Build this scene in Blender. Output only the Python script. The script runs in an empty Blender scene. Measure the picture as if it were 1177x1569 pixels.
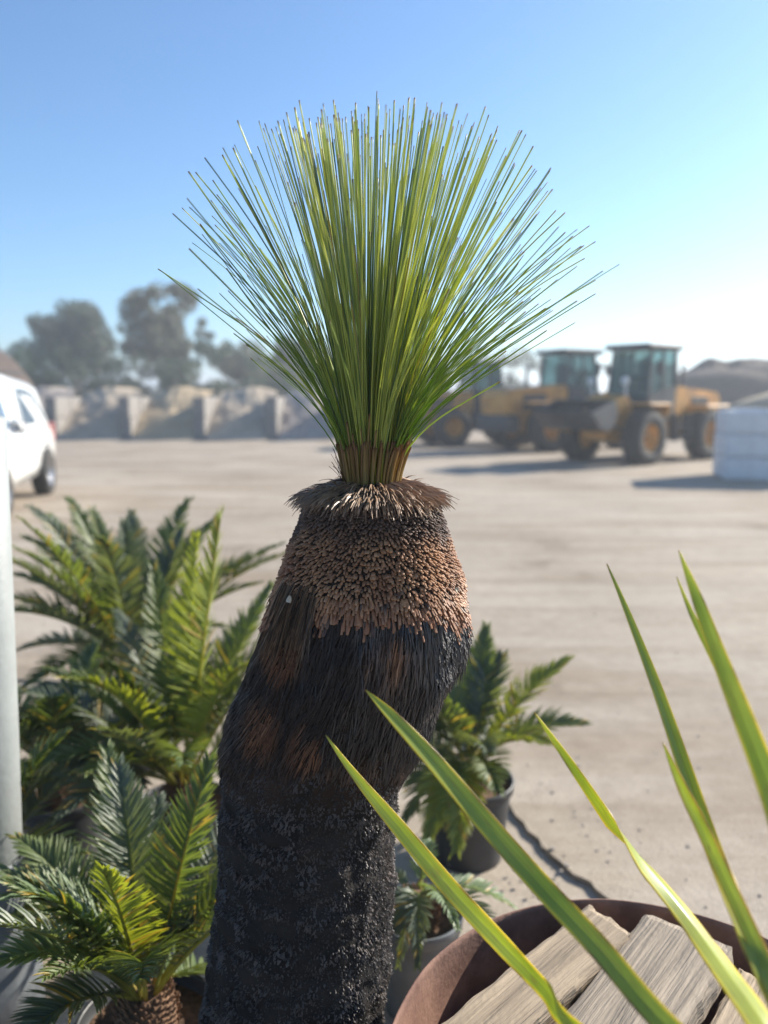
import bpy, math, random
from math import sin, cos, pi, radians
from mathutils import Vector, Matrix, noise, Quaternion
random.seed(7)
V = Vector
S = bpy.context.scene
C = S.collection

# ------------------------------------------------------------------ camera, light
F = 1180.0; PITCH = math.atan((784.5-606)/F); CAMZ = 1.6
cam = bpy.data.cameras.new("camera"); camo = bpy.data.objects.new("camera", cam); C.objects.link(camo)
camo.location = (0, 0, CAMZ); camo.rotation_euler = (pi/2-PITCH, 0, 0)
cam.sensor_fit = 'VERTICAL'; cam.sensor_height = 36; cam.lens = 36*F/1569
cam.clip_start = .02; cam.clip_end = 3000
cam.dof.use_dof = True; cam.dof.focus_distance = 1.2; cam.dof.aperture_fstop = 2.1
S.camera = camo
SUN_AZ = 58; SUN_EL = 27          # degrees to the right of the view, and above the horizon
w = bpy.data.worlds.new("World"); S.world = w; w.use_nodes = True
nt = w.node_tree; bg = nt.nodes["Background"]
sky = nt.nodes.new("ShaderNodeTexSky"); sky.sky_type = 'NISHITA'; sky.sun_disc = False
sky.sun_elevation = radians(SUN_EL); sky.sun_rotation = radians(SUN_AZ)
sky.air_density = 1.0; sky.dust_density = .45; sky.ozone_density = 3.5
tint = nt.nodes.new("ShaderNodeMix"); tint.data_type = 'RGBA'; tint.blend_type = 'MULTIPLY'; tint.inputs[0].default_value = 1
tint.inputs[7].default_value = (.68, .86, .98, 1)
nt.links.new(sky.outputs[0], tint.inputs[6]); nt.links.new(tint.outputs[2], bg.inputs[0]); bg.inputs[1].default_value = .098
sl = bpy.data.lights.new("sun", 'SUN'); sl.energy = 5; sl.angle = radians(.5); sl.color = (1, .93, .82)
so = bpy.data.objects.new("sun", sl); C.objects.link(so)
sd = V((sin(radians(SUN_AZ))*cos(radians(SUN_EL)), cos(radians(SUN_AZ))*cos(radians(SUN_EL)), sin(radians(SUN_EL))))
so.rotation_euler = sd.to_track_quat('Z', 'Y').to_euler(); so.location = sd*30
S.view_settings.view_transform = 'Standard'; S.view_settings.look = 'None'
S.view_settings.exposure = 1.1; S.view_settings.gamma = 1

FW = V((0, cos(PITCH), -sin(PITCH))); UP = V((0, sin(PITCH), cos(PITCH))); RT = V((1, 0, 0)); CAM = V((0, 0, CAMZ))
def ray(px, py): return FW + RT*((px-588.5)/F) + UP*((784.5-py)/F)
def at(px, py, Y): d = ray(px, py); return CAM + d*(Y/d.y)
def atz(px, py, z=0): d = ray(px, py); return CAM + d*((z-CAMZ)/d.z)
def lerp(a, b, t): return a+(b-a)*t
def cl(x, a=0., b=1.): return max(a, min(b, x))
def ss(a, b, x): t = cl((x-a)/(b-a)); return t*t*(3-2*t)
def rnd(a, b): return random.uniform(a, b)
def mixc(a, b, t): return tuple(lerp(a[i], b[i], t) for i in range(3))
def interp(tab, x):
    if x <= tab[0][0]: return tab[0][1:]
    for p, q in zip(tab, tab[1:]):
        if x <= q[0]:
            t = (x-p[0])/(q[0]-p[0]); return tuple(lerp(p[i], q[i], t) for i in range(1, len(p)))
    return tab[-1][1:]

# ------------------------------------------------------------------ materials
def mat(name, col, rough=.6, vc=False, var=.15, vscale=8, bump=0, bscale=60, trans=0, metal=0, spec=.5, col2=None, alpha=1, tcol=None, stretch=None, coat=0, detail=6):
    m = bpy.data.materials.new(name); m.use_nodes = True; n = m.node_tree.nodes; L = m.node_tree.links
    b = n["Principled BSDF"]; out = n["Material Output"]
    b.inputs["Roughness"].default_value = rough; b.inputs["Metallic"].default_value = metal
    b.inputs["Specular IOR Level"].default_value = spec
    if coat: b.inputs["Coat Weight"].default_value = coat; b.inputs["Coat Roughness"].default_value = .08
    tc = n.new("ShaderNodeTexCoord"); mp = n.new("ShaderNodeMapping"); L.new(tc.outputs["Object"], mp.inputs[0])
    if stretch: mp.inputs["Scale"].default_value = stretch
    nz = n.new("ShaderNodeTexNoise"); nz.inputs["Scale"].default_value = vscale; nz.inputs["Detail"].default_value = detail; nz.inputs["Roughness"].default_value = .6
    L.new(mp.outputs[0], nz.inputs["Vector"])
    rp = n.new("ShaderNodeValToRGB"); rp.color_ramp.elements[0].position = .3; rp.color_ramp.elements[1].position = .7
    c1 = tuple(c*(1-var) for c in col); c2 = col2 or tuple(min(1, c*(1+var)) for c in col)
    if vc: c1 = (1-var,)*3; c2 = (1.0,)*3
    rp.color_ramp.elements[0].color = (*c1, 1); rp.color_ramp.elements[1].color = (*c2, 1)
    L.new(nz.outputs["Fac"], rp.inputs[0]); src = rp.outputs[0]
    if vc:
        at_ = n.new("ShaderNodeAttribute"); at_.attribute_name = "Col"
        mx = n.new("ShaderNodeMix"); mx.data_type = 'RGBA'; mx.blend_type = 'MULTIPLY'; mx.inputs[0].default_value = 1
        L.new(at_.outputs[0], mx.inputs[6]); L.new(src, mx.inputs[7]); src = mx.outputs[2]
    L.new(src, b.inputs["Base Color"])
    if bump:
        n2 = n.new("ShaderNodeTexNoise"); n2.inputs["Scale"].default_value = bscale; n2.inputs["Detail"].default_value = 5
        L.new(mp.outputs[0], n2.inputs["Vector"])
        bp = n.new("ShaderNodeBump"); bp.inputs["Strength"].default_value = bump; bp.inputs["Distance"].default_value = .5/bscale
        L.new(n2.outputs["Fac"], bp.inputs["Height"]); L.new(bp.outputs[0], b.inputs["Normal"])
    if trans:
        tr = n.new("ShaderNodeBsdfTranslucent"); ms = n.new("ShaderNodeMixShader"); ms.inputs[0].default_value = trans
        g = n.new("ShaderNodeMix"); g.data_type = 'RGBA'; g.blend_type = 'MULTIPLY'; g.inputs[0].default_value = 1
        g.inputs[7].default_value = (*(tcol or (1.9, 1.9, .6)), 1); L.new(src, g.inputs[6]); L.new(g.outputs[2], tr.inputs[0])
        L.new(b.outputs[0], ms.inputs[1]); L.new(tr.outputs[0], ms.inputs[2]); L.new(ms.outputs[0], out.inputs[0])
    m["nz"] = 1
    return m
M = {}
M['needle'] = mat('needle_leaf', (1, 1, 1), .38, True, .12, 30, trans=.5, tcol=(1.6, 1.6, .6), spec=.5)
M['scale'] = mat('leaf_base', (1, 1, 1), .6, True, .35, 90, .3, 400)
M['fibre'] = mat('old_fibre', (1, 1, 1), .45, True, .3, 60)
M['char'] = mat('charred_bark', (1, 1, 1), .5, True, .3, 60, .8, 300, spec=.4)
M['frond'] = mat('cycad_leaf', (1, 1, 1), .46, True, .12, 20, trans=.28, tcol=(2.2, 2.1, .5))
M['blade'] = mat('sword_leaf', (1, 1, 1), .3, True, .12, 14, trans=.4, tcol=(1.5, 1.5, .4), stretch=(1, 1, 1))
M['caudex'] = mat('cycad_trunk', (.16, .09, .05), .9, var=.5, vscale=40, bump=1, bscale=120)
M['blackpot'] = mat('black_plastic', (.035, .037, .04), .45, var=.3, vscale=9, bump=.1, bscale=200)
M['greypot'] = mat('grey_plastic', (.13, .14, .15), .5, var=.25, vscale=12, bump=.1)
M['soil'] = mat('potting_mix', (.12, .07, .04), .95, var=.6, vscale=50, bump=1, bscale=90)
M['pole'] = mat('weathered_white', (.25, .265, .26), .5, var=.08, vscale=14, bump=.15, bscale=60)
M['rust'] = mat('rusty_steel', (.17, .082, .058), .85, var=.25, vscale=14, bump=.3, bscale=120, col2=(.27, .15, .105))
M['concrete'] = mat('concrete', (.235, .215, .195), .9, var=.18, vscale=3, bump=.3, bscale=30)
M['heap_tan'] = mat('tan_sand', (.42, .34, .25), .95, var=.15, vscale=2, bump=.8, bscale=12)
M['heap_gold'] = mat('golden_sand', (.45, .34, .21), .95, var=.15, vscale=2, bump=.8, bscale=12)
M['heap_grey'] = mat('grey_gravel', (.34, .29, .25), .95, var=.2, vscale=3, bump=1, bscale=14)
M['mulch'] = mat('dark_mulch', (.085, .06, .045), .95, var=.4, vscale=4, bump=1, bscale=10)
M['bark'] = mat('gum_bark', (.23, .19, .16), .85, var=.4, vscale=3, bump=.4)
M['gum'] = mat('gum_leaf', (1, 1, 1), .5, True, .2, 1, trans=.2, tcol=(1.5, 1.5, .7))
M['yellow'] = mat('machine_yellow', (.42, .20, .045), .55, var=.25, vscale=2.2, bump=.1, col2=(.66, .31, .045))
M['dark'] = mat('machine_dark', (.04, .042, .045), .6, var=.3, vscale=3)
M['steel'] = mat('worn_steel', (.075, .072, .07), .5, var=.4, vscale=3, metal=.3)
M['tyre'] = mat('tyre_rubber', (.035, .033, .03), .85, var=.3, vscale=4)
M['glass'] = mat('cab_glass', (.16, .30, .30), .06, var=.05, spec=.8)
_b = M['glass'].node_tree.nodes["Principled BSDF"]; _b.inputs["Transmission Weight"].default_value = .75; _b.inputs["IOR"].default_value = 1.1
M['carglass'] = mat('car_glass', (.10, .14, .19), .05, var=.05, spec=.9)
M['carwhite'] = mat('car_white', (.78, .78, .76), .28, var=.02, coat=.6)
M['chrome'] = mat('alloy', (.4, .4, .41), .35, var=.05, metal=.8)
M['lamp'] = mat('lamp_lens', (.6, .6, .6), .15, var=.03)
M['redlamp'] = mat('red_lens', (.42, .16, .14), .3, var=.03)
M['whiteblock'] = mat('white_block', (.60, .61, .62), .8, var=.1, vscale=4, bump=.25, bscale=40)
M['pallet'] = mat('pallet_wood', (.30, .22, .14), .85, var=.2, vscale=8)
M['stone'] = mat('small_stone', (.30, .26, .22), .9, var=.3, vscale=30, bump=.4)
def woodmat(name, col, rot=0):
    m = mat(name, col, .85, var=.38, vscale=11, bump=.55, bscale=34, stretch=(.3, 6, 6))
    return m
M['wood'] = woodmat('weathered_timber', (.34, .26, .175))
M['woodgrey'] = woodmat('grey_timber', (.31, .25, .185))

# ------------------------------------------------------------------ mesh helper
class MB:
    def __init__(s): s.v = []; s.f = []; s.c = []; s.smooth = False; s.mi = []
    def add(s, vs, fs, col=(1, 1, 1)):
        k = len(s.v); s.v += [tuple(p) for p in vs]
        if isinstance(col, list): s.c += col
        else: s.c += [col]*len(vs)
        s.f += [tuple(i+k for i in f) for f in fs]
    def box(s, c, d, rot=None, bev=0):
        c = V(c); x, y, z = (q/2 for q in d)
        if not bev:
            pts = [V((a*x, b*y, e*z)) for e in (-1, 1) for b in (-1, 1) for a in (-1, 1)]
            fs = [(0, 2, 3, 1), (4, 5, 7, 6), (0, 1, 5, 4), (2, 6, 7, 3), (0, 4, 6, 2), (1, 3, 7, 5)]
        else:
            pts = []; fs = []; idx = {}
            def P(a, b, e, ax):
                q = [a*(x-bev), b*(y-bev), e*(z-bev)]; q[ax] = (a, b, e)[ax]*(x, y, z)[ax]
                idx[(a, b, e, ax)] = len(pts); pts.append(V(q))
            for a in (-1, 1):
                for b in (-1, 1):
                    for e in (-1, 1):
                        for ax in range(3): P(a, b, e, ax)
            for sgn in (-1, 1):
                fs.append([idx[(sgn, b, e, 0)] for b, e in ((-1, -1), (1, -1), (1, 1), (-1, 1))][::sgn])
                fs.append([idx[(a, sgn, e, 1)] for a, e in ((-1, -1), (1, -1), (1, 1), (-1, 1))][::-sgn])
                fs.append([idx[(a, b, sgn, 2)] for a, b in ((-1, -1), (1, -1), (1, 1), (-1, 1))][::sgn])
            for a in (-1, 1):
                for b in (-1, 1):
                    fs.append([idx[(a, b, -1, 0)], idx[(a, b, 1, 0)], idx[(a, b, 1, 1)], idx[(a, b, -1, 1)]][::a*b])
                    fs.append([idx[(a, -1, b, 0)], idx[(a, 1, b, 0)], idx[(a, 1, b, 2)], idx[(a, -1, b, 2)]][::-a*b])
                    fs.append([idx[(-1, a, b, 1)], idx[(1, a, b, 1)], idx[(1, a, b, 2)], idx[(-1, a, b, 2)]][::a*b])
                    for e in (-1, 1): fs.append([idx[(a, b, e, i)] for i in range(3)][::a*b*e])
        if rot is not None: pts = [rot @ p for p in pts]
        s.add([p+c for p in pts], fs)
    def prism(s, poly, a, b, axis='y'):       # poly: list of (u,w) swept from a to b along axis
        n = len(poly)
        def P(u, w_, t): return (u, t, w_) if axis == 'y' else ((t, u, w_) if axis == 'x' else (u, w_, t))
        s.add([P(u, q, a) for u, q in poly]+[P(u, q, b) for u, q in poly],
              [tuple(range(n)), tuple(range(2*n-1, n-1, -1))]+[(i, i+n, (i+1) % n+n, (i+1) % n) for i in range(n)])
    def tube(s, pts, rads, n=8, cap=True, cols=None):
        pts = [V(p) for p in pts]
        if not isinstance(rads, (list, tuple)): rads = [rads]*len(pts)
        vs = []; cc = []; T0 = (pts[1]-pts[0]).normalized()
        A = T0.orthogonal().normalized()
        for i, p in enumerate(pts):
            T = (pts[min(i+1, len(pts)-1)]-pts[max(i-1, 0)]).normalized()
            A = (A-T*A.dot(T)).normalized(); B = T.cross(A)
            for k in range(n):
                a = 2*pi*k/n; vs.append(p+(A*cos(a)+B*sin(a))*rads[i])
                cc.append(cols[i] if cols else (1, 1, 1))
        fs = [(i*n+k, i*n+(k+1) % n, (i+1)*n+(k+1) % n, (i+1)*n+k) for i in range(len(pts)-1) for k in range(n)]
        if cap: fs += [tuple(range(n-1, -1, -1)), tuple((len(pts)-1)*n+k for k in range(n))]
        s.add(vs, fs, cc)
    def lathe(s, prof, c=(0, 0, 0), n=32, axis='z'):
        vs = []
        for r, z in prof:
            for k in range(n):
                a = 2*pi*k/n
                q = (r*cos(a), r*sin(a), z) if axis == 'z' else (r*cos(a), z, r*sin(a))
                vs.append(V(q)+V(c))
        fs = [(i*n+k, i*n+(k+1) % n, (i+1)*n+(k+1) % n, (i+1)*n+k) for i in range(len(prof)-1) for k in range(n)]
        if axis == 'y': fs = [f[::-1] for f in fs]
        s.add(vs, fs)
    def ribbon(s, pts, sides, norms, wid, cols, fold=.3, nx=2):  # leaf strip with a folded midrib, nx faces across
        vs = []; cc = []; m = len(pts)
        for i in range(m):
            for k in range(nx+1):
                u = 2*k/nx-1
                vs.append(pts[i]+sides[i]*(u*wid[i]/2)+norms[i]*(abs(u)*wid[i]/2*fold)); cc.append(cols(i/(m-1), u) if callable(cols) else cols)
        q = nx+1
        s.add(vs, [(i*q+k, i*q+k+1, (i+1)*q+k+1, (i+1)*q+k) for i in range(m-1) for k in range(nx)], cc)
    def build(s, name, m, parent=None, smooth=False, inv=None):
        me = bpy.data.meshes.new(name); vs = s.v
        if parent is not None:
            bpy.context.view_layer.update(); mi = chain(parent).inverted(); vs = [tuple(mi @ V(p)) for p in vs] if inv is None else vs
        me.from_pydata(vs, [], s.f); me.update()
        ca = me.color_attributes.new("Col", 'FLOAT_COLOR', 'POINT')
        flat = [1.0]*(4*len(vs))
        for i, c in enumerate(s.c): flat[4*i] = c[0]; flat[4*i+1] = c[1]; flat[4*i+2] = c[2]
        ca.data.foreach_set("color", flat)
        if smooth: me.polygons.foreach_set("use_smooth", [True]*len(me.polygons))
        me.materials.append(m)
        o = bpy.data.objects.new(name, me); C.objects.link(o)
        if parent is not None: o.parent = parent
        return o
def chain(o):
    m = o.matrix_basis.copy()
    while o.parent: o = o.parent; m = o.matrix_basis @ m
    return m
def tag(o, label, cat, group=None):
    o["label"] = label; o["category"] = cat
    if group: o["group"] = group
    return o
def empty(name, loc, label, cat, group=None, rz=0):
    o = bpy.data.objects.new(name, None); o.location = loc; o.rotation_euler = (0, 0, rz); o.empty_display_size = .1
    C.objects.link(o); return tag(o, label, cat, group)
def struct(o, kind='structure'): o["kind"] = kind; return o
def kids(o): return [c for c in bpy.data.objects if c.parent == o]
def copy_tree(o, parent=None):
    c = o.copy(); C.objects.link(c); c.parent = parent
    for ch in kids(o): copy_tree(ch, c)
    return c
def grid(x0, x1, y0, y1, nx, ny, h):
    m = MB(); vs = [(lerp(x0, x1, i/nx), lerp(y0, y1, j/ny), 0) for j in range(ny+1) for i in range(nx+1)]
    vs = [(x, y, h(x, y)) for x, y, _ in vs]
    m.add(vs, [(j*(nx+1)+i, j*(nx+1)+i+1, (j+1)*(nx+1)+i+1, (j+1)*(nx+1)+i) for j in range(ny) for i in range(nx)])
    return m
def N3(x, y=0, z=0): return noise.noise(V((x, y, z)))

# ------------------------------------------------------------------ ground
def groundmat(name, ca, cb, cc, gravel):
    m = bpy.data.materials.new(name); m.use_nodes = True; n = m.node_tree.nodes; L = m.node_tree.links
    b = n["Principled BSDF"]; b.inputs["Roughness"].default_value = .92; b.inputs["Specular IOR Level"].default_value = .25
    tc = n.new("ShaderNodeTexCoord")
    def nz(sc, det, rough=.6, st=None):
        mp = n.new("ShaderNodeMapping"); L.new(tc.outputs["Object"], mp.inputs[0])
        if st: mp.inputs["Scale"].default_value = st
        x = n.new("ShaderNodeTexNoise"); x.inputs["Scale"].default_value = sc; x.inputs["Detail"].default_value = det
        x.inputs["Roughness"].default_value = rough; L.new(mp.outputs[0], x.inputs["Vector"]); return x.outputs["Fac"]
    def ramp(f, a, b_, p, q):
        r = n.new("ShaderNodeValToRGB"); r.color_ramp.elements[0].position = p; r.color_ramp.elements[1].position = q
        r.color_ramp.elements[0].color = (*a, 1); r.color_ramp.elements[1].color = (*b_, 1); L.new(f, r.inputs[0]); return r.outputs[0]
    def mul(a, b_):
        x = n.new("ShaderNodeMix"); x.data_type = 'RGBA'; x.blend_type = 'MULTIPLY'; x.inputs[0].default_value = 1
        L.new(a, x.inputs[6]); L.new(b_, x.inputs[7]); return x.outputs[2]
    c = ramp(nz(.45, 8), ca, cb, .35, .66)
    c = mul(c, ramp(nz(1.0, 6, st=(.25, 1.3, 1)), cc, (1, 1, 1), .36, .56))
    c = mul(c, ramp(nz(9, 8, .75), (.82, .81, .80), (1, 1, 1), .35, .6))
    c = mul(c, ramp(nz(120, 4, .7), (.72, .71, .70), (1.0, 1, 1), .36, .55))
    c = mul(c, ramp(nz(.9, 7, .7), (.70, .66, .62), (1, 1, 1), .30, .42))
    c = mul(c, ramp(nz(1.6, 5, .6, st=(.12, 2.6, 1)), (.84, .82, .80), (1, 1, 1), .38, .5))
    sp = n.new("ShaderNodeTexVoronoi"); sp.inputs["Scale"].default_value = 16; L.new(tc.outputs["Object"], sp.inputs["Vector"])
    c = mul(c, ramp(sp.outputs["Distance"], (.55, .52, .5), (1, 1, 1), .04, .11))
    L.new(c, b.inputs["Base Color"])
    bp = n.new("ShaderNodeBump"); bp.inputs["Strength"].default_value = gravel; bp.inputs["Distance"].default_value = .006
    L.new(nz(55, 7, .7), bp.inputs["Height"]); L.new(bp.outputs[0], b.inputs["Normal"])
    return m
M['yard'] = groundmat('yard_concrete', (.38, .32, .25), (.51, .44, .355), (.82, .77, .71), .8)
M['pad'] = groundmat('pad_concrete', (.42, .355, .285), (.50, .43, .35), (.86, .85, .83), .5)
g = MB(); g.add([(-600, -60, -.018), (600, -60, -.018), (600, 700, -.018), (-600, 700, -.018)], [(0, 1, 2, 3)])
struct(g.build('ground', M['pad']))
# yard slab with a broken near edge (pixels of the edge in the photograph, on the ground)
edge = [atz(px, py) for px, py in ((705, 1120), (790, 1248), (822, 1285), (850, 1312), (880, 1338), (905, 1352), (936, 1383), (1010, 1450), (1120, 1560))]
pts = [V((-60, 4.6, 0)), V((-3, 4.3, 0)), V((-.6, 4.05, 0)), V((.25, 3.7, 0))]+edge+[edge[-1]+V((.5, -.6, 0)), V((1.6, -20, 0))]
jag = []
for p, q in zip(pts, pts[1:]):
    k = max(1, int(min((q-p).length, 4)/.025))
    for i in range(k):
        r = p.lerp(q, i/k); jag.append((r.x+.014*N3(r.x*14, r.y*14)+.008*N3(r.x*60, r.y*60), r.y+.014*N3(r.x*14, r.y*14, 5)))
poly = jag+[(300, -20), (300, 600), (-300, 600), (-300, 4.6)]
g = MB(); n_ = len(poly)
g.add([(x, y, 0) for x, y in poly]+[(x, y, -.03) for x, y in poly], [tuple(range(n_))]+[(i, i+n_, (i+1) % n_+n_, (i+1) % n_) for i in range(n_)])
struct(g.build('yard_paving', M['yard']))
# loose stones
g = MB()
for i in range(700):
    if random.random() < .15:
        e = random.choice(edge[:-1]); x, y = e.x+rnd(-.45, .35), e.y+rnd(-.35, .45)
    else: y = rnd(1.5, 12); x = rnd(-.6, .6)*y
    r = rnd(.002, .007)*(1.6 if random.random() < .1 else 1)
    ps = [V((rnd(.7, 1.2)*r*cos(a), rnd(.7, 1.2)*r*sin(a), z*r)) for z, m_ in ((0, 1), (.8, .7)) for a in (0, 1.3, 2.5, 3.8, 5)]
    z0 = 0 if True else 0
    g.add([p+V((x, y, z0-.001)) for p in ps], [(0, 1, 6, 5), (1, 2, 7, 6), (2, 3, 8, 7), (3, 4, 9, 8), (4, 0, 5, 9), (5, 6, 7, 8, 9)])
struct(g.build('loose_gravel', M['stone']), 'stuff')

# ------------------------------------------------------------------ the grass tree
Y0 = 1.25
OUT = [(738, 528, 612), (744, 512, 632), (752, 488, 655), (764, 472, 668), (785, 468, 674), (800, 464, 680), (840, 445, 690), (880, 430, 703), (920, 420, 710), (960, 406, 712), (1000, 392, 708), (1040, 380, 688), (1070, 366, 672), (1100, 356, 660), (1130, 348, 648), (1160, 345, 632), (1200, 345, 612), (1250, 342, 600), (1300, 341, 602), (1350, 337, 602), (1400, 333, 599), (1450, 326, 596), (1500, 320, 590), (1569, 308, 583), (1700, 296, 572), (1800, 290, 566)]
PROF = []
for py, a, b in OUT:
    A = at(a, py, Y0); B = at(b, py, Y0); PROF.append((py, (A.x+B.x)/2, A.z, (B.x-A.x)/2))
def prof(py): return interp(PROF, py)     # cx, z, r
def surf(th, py, off=0):                  # th=0 faces the camera, growing to the right
    cx, z, r = prof(py)
    bumpy = .006*N3(sin(th)*3, cos(th)*3, py*.012)+.003*N3(sin(th)*9, cos(th)*9, py*.03)
    if py > 1150: bumpy += (.0034*(abs(sin(py*.052+2.2*N3(th*1.3, py*.012)))**.5-.6)+.006*N3(th*1.5, py*.045, 3)+.005*N3(th*7, py*.08, 5)+.003*abs(N3(th*18, py*.2, 5)))*ss(1150, 1230, py)
    r = r+bumpy*ss(745, 800, py)+off
    return V((cx+r*sin(th), Y0-r*cos(th), z))
def frame(th, py):
    p = surf(th, py); a = surf(th, py-4)-surf(th, py+4); a.normalize()
    t = surf(th+.02, py)-surf(th-.02, py); t.normalize()
    nrm = t.cross(a)
    if nrm.dot(V((sin(th), -cos(th), 0))) < 0: nrm = -nrm
    return p, nrm.normalized(), a, t
tree_lbl = 'tall grass tree with thin green needle crown on thick blackened trunk'
GT = empty('grass_tree', (prof(1800)[0], Y0, 0), tree_lbl, 'grass tree')
m = MB(); NT = 120; rows = [738+(1800-738)*i/260 for i in range(261)]
vs = [surf(2*pi*k/NT, py) for py in rows for k in range(NT)]
def corecol(p, py, th):
    q = N3(th*2, py*.02)
    if py < 1180: return mixc((.02, .015, .012), (.05, .028, .018), cl(.5+q))
    return mixc((.012, .011, .011), (.03, .025, .022), cl(.5+q))
m.add(vs, [(j*NT+k, j*NT+(k+1) % NT, (j+1)*NT+(k+1) % NT, (j+1)*NT+k) for j in range(len(rows)-1) for k in range(NT)]+[tuple(range(NT))],
      [corecol(None, py, 2*pi*k/NT) for py in rows for k in range(NT)])
M['core'] = mat('charred_core', (1, 1, 1), .8, True, .4, 80, 1, 220, spec=.15)
m.build('trunk', M['core'], GT, True)

def seen(th, py):         # height and side position as met by the eye on the near face of the trunk
    cx, z, r = prof(py); k = Y0/(Y0-r*max(0, cos(th))); return 588.5+(F*(cx+r*sin(th))/Y0)*k, 606+(py-606)*k
def peg(m, p, d, side, L, wd, th, col, blunt=.6, droop=V((0, 0, 0)), tipc=None, rings=3, n=5):
    nrm = side.cross(d).normalized(); vs = []; cs = []
    for i in range(rings):
        t = i/(rings-1); k = lerp(1, blunt, t*t)
        c = p+d*(L*t)+droop*(t*t*L)
        for q in range(n):
            a = 2*pi*q/n; vs.append(c+side*(cos(a)*wd/2*k)+nrm*(sin(a)*th/2*k)); cs.append(mixc(col, tipc or col, t*t))
    vs.append(p+d*(L*1.0+wd*.25*blunt)+droop*L); cs.append(tipc or col)
    fs = [(i*n+q, i*n+(q+1) % n, (i+1)*n+(q+1) % n, (i+1)*n+q) for i in range(rings-1) for q in range(n)]
    fs += [((rings-1)*n+q, (rings-1)*n+(q+1) % n, rings*n) for q in range(n)]
    m.add(vs, fs, cs)
# leaf bases like small pegs, brown and rust coloured
m = MB(); py = 762; row = 0
while py < 968:
    cx, z, r = prof(py); nn = int(2*pi*r/.0052)
    for k in range(nn):
        th = 2*pi*(k+.5*(row % 2))/nn+rnd(-.012, .012); yy = py+rnd(-2.5, 2.5)
        px = 560+150*sin(th)
        low = 957+10*N3(th*2.2, 3)+ (18 if False else 0)
        if abs(th) < .0: pass
        yr = yy; px, yy = seen(th, yy)
        if yy > low+2+abs(random.gauss(0, 1))*-12+22*N3(th*9, 5): continue
        p, nr, up, tg = frame(th, yr)
        if random.random() < .04: continue
        q = N3(th*3.1, yy*.018, 2)
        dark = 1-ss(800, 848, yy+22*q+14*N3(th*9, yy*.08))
        base = mixc((.28, .11, .045), (.50, .235, .10), cl(.5+1.2*q+rnd(-.35, .35)))
        rust = mixc((.24, .07, .022), (.34, .115, .04), random.random())
        base = mixc(base, rust, ss(low-34, low-8, yy+8*q)*.85)
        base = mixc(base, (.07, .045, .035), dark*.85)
        if N3(th*7, yy*.06, 9) > .38 and yy > 900: base = mixc(base, (.03, .02, .02), .8)
        out = lerp(.78, .42, ss(880, 960, yy)); d = (nr*out-up*(1.05-out)+tg*rnd(-.12, .12)+nr*rnd(-.1, .1)).normalized()
        L = rnd(.006, .011)*(1+.9*ss(905, 950, yy)); wd = rnd(.0034, .0059)
        tip = mixc(base, (.50, .31, .18) if dark < .5 else (.14, .10, .08), rnd(.05, .45))
        peg(m, p-nr*.002, d, tg, L, wd, wd*.62, base, rnd(.7, .95), V((0, 0, -.3)), tip)
    py += 4.0; row += 1
m.build('leaf_bases', M['scale'], GT)
# hanging dark fibres
m = MB()
def fibcol(px, py, th):
    c = mixc((.030, .027, .028), (.085, .066, .058), random.random()**1.5)
    br = 0
    q = N3(th*5, py*.02, 8)
    def patch(x, y, rx, ry): return max(0, 1-((px-x)/rx)**2-((py-y)/ry)**2) if cos(th) > 0 else 0
    br = max(br, patch(455, 930, 36, 70)*1.4, patch(430, 985, 40, 60)*1.0, patch(600, 1010, 50, 46)*.8, patch(395, 1120, 34, 60)*1.1, patch(462, 1150, 34, 46)*1.1, patch(378, 1140, 24, 36), patch(560, 1185, 90, 22)*.35)
    if cos(th) < 0: br = cl(q*2)
    br = cl(br*1.5*(.7+1.3*q))
    return mixc(c, mixc((.26, .10, .045), (.46, .23, .12), random.random()), br*rnd(.3, 1))
def hair(m, p, d0, L, wd, col, g_, lay, n=4, tipc=None):
    pts = []; q = p.copy(); d = d0.copy()
    for i in range(n): pts.append(q.copy()); q = q+d*(L/(n-1)); d = (d+V((0, 0, -g_))+lay*.3).normalized()
    vs = []; cs = []
    sd_ = d0.cross(V((0, 1, .3))).normalized() if abs(d0.y) < .95 else V((1, 0, 0))
    for i, c in enumerate(pts):
        t = i/(n-1); k = wd*(1-.75*t)/2
        T = (pts[min(i+1, n-1)]-pts[max(i-1, 0)]).normalized(); nn = sd_.cross(T).normalized()
        for a in (0, 2.1, 4.2): vs.append(c+sd_*(cos(a)*k)+nn*(sin(a)*k)); cs.append(mixc(col, tipc or col, t))
    fs = [(i*3+a, i*3+(a+1) % 3, i*3+3+(a+1) % 3, i*3+3+a) for i in range(n-1) for a in range(3)]+[(n*3-3, n*3-2, n*3-1)]
    m.add(vs, fs, cs)
for i in range(17000):
    th = rnd(-pi, pi); py = rnd(885, 1212)
    cx, z, r = prof(py)
    px, ye = seen(th, py)
    if ye < 948+10*N3(th*2.2, 3) and not (px < 478 and cos(th) > 0) and random.random() < .9: continue
    if ye > 1195+16*N3(th*3, 1)+rnd(-14, 14): continue
    p, nr, up, tg = frame(th, py)
    lay = tg*N3(th*2.5, py*.012, 4)*.45+tg*N3(th*16, py*.05, 4)*.7+tg*rnd(-.2, .2)
    short = 1-.5*ss(1130, 1200, ye)
    L = rnd(.014, .042)*short*(1.5 if random.random() < .12 else 1); out = .10+.22*max(0, N3(th*4, py*.03, 6))+(.3 if random.random() < .03 else 0)
    out *= lerp(1, .55, ss(.5, 1, abs(sin(th))))
    if px < 410 and ye > 1050: out += .25; L *= .6
    d = (-up+nr*out+lay*.6).normalized()
    hair(m, p+nr*rnd(-.001, .003), d, L, rnd(.0012, .0032), fibcol(px, ye, th), .06, lay*.15, 4, None)
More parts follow.
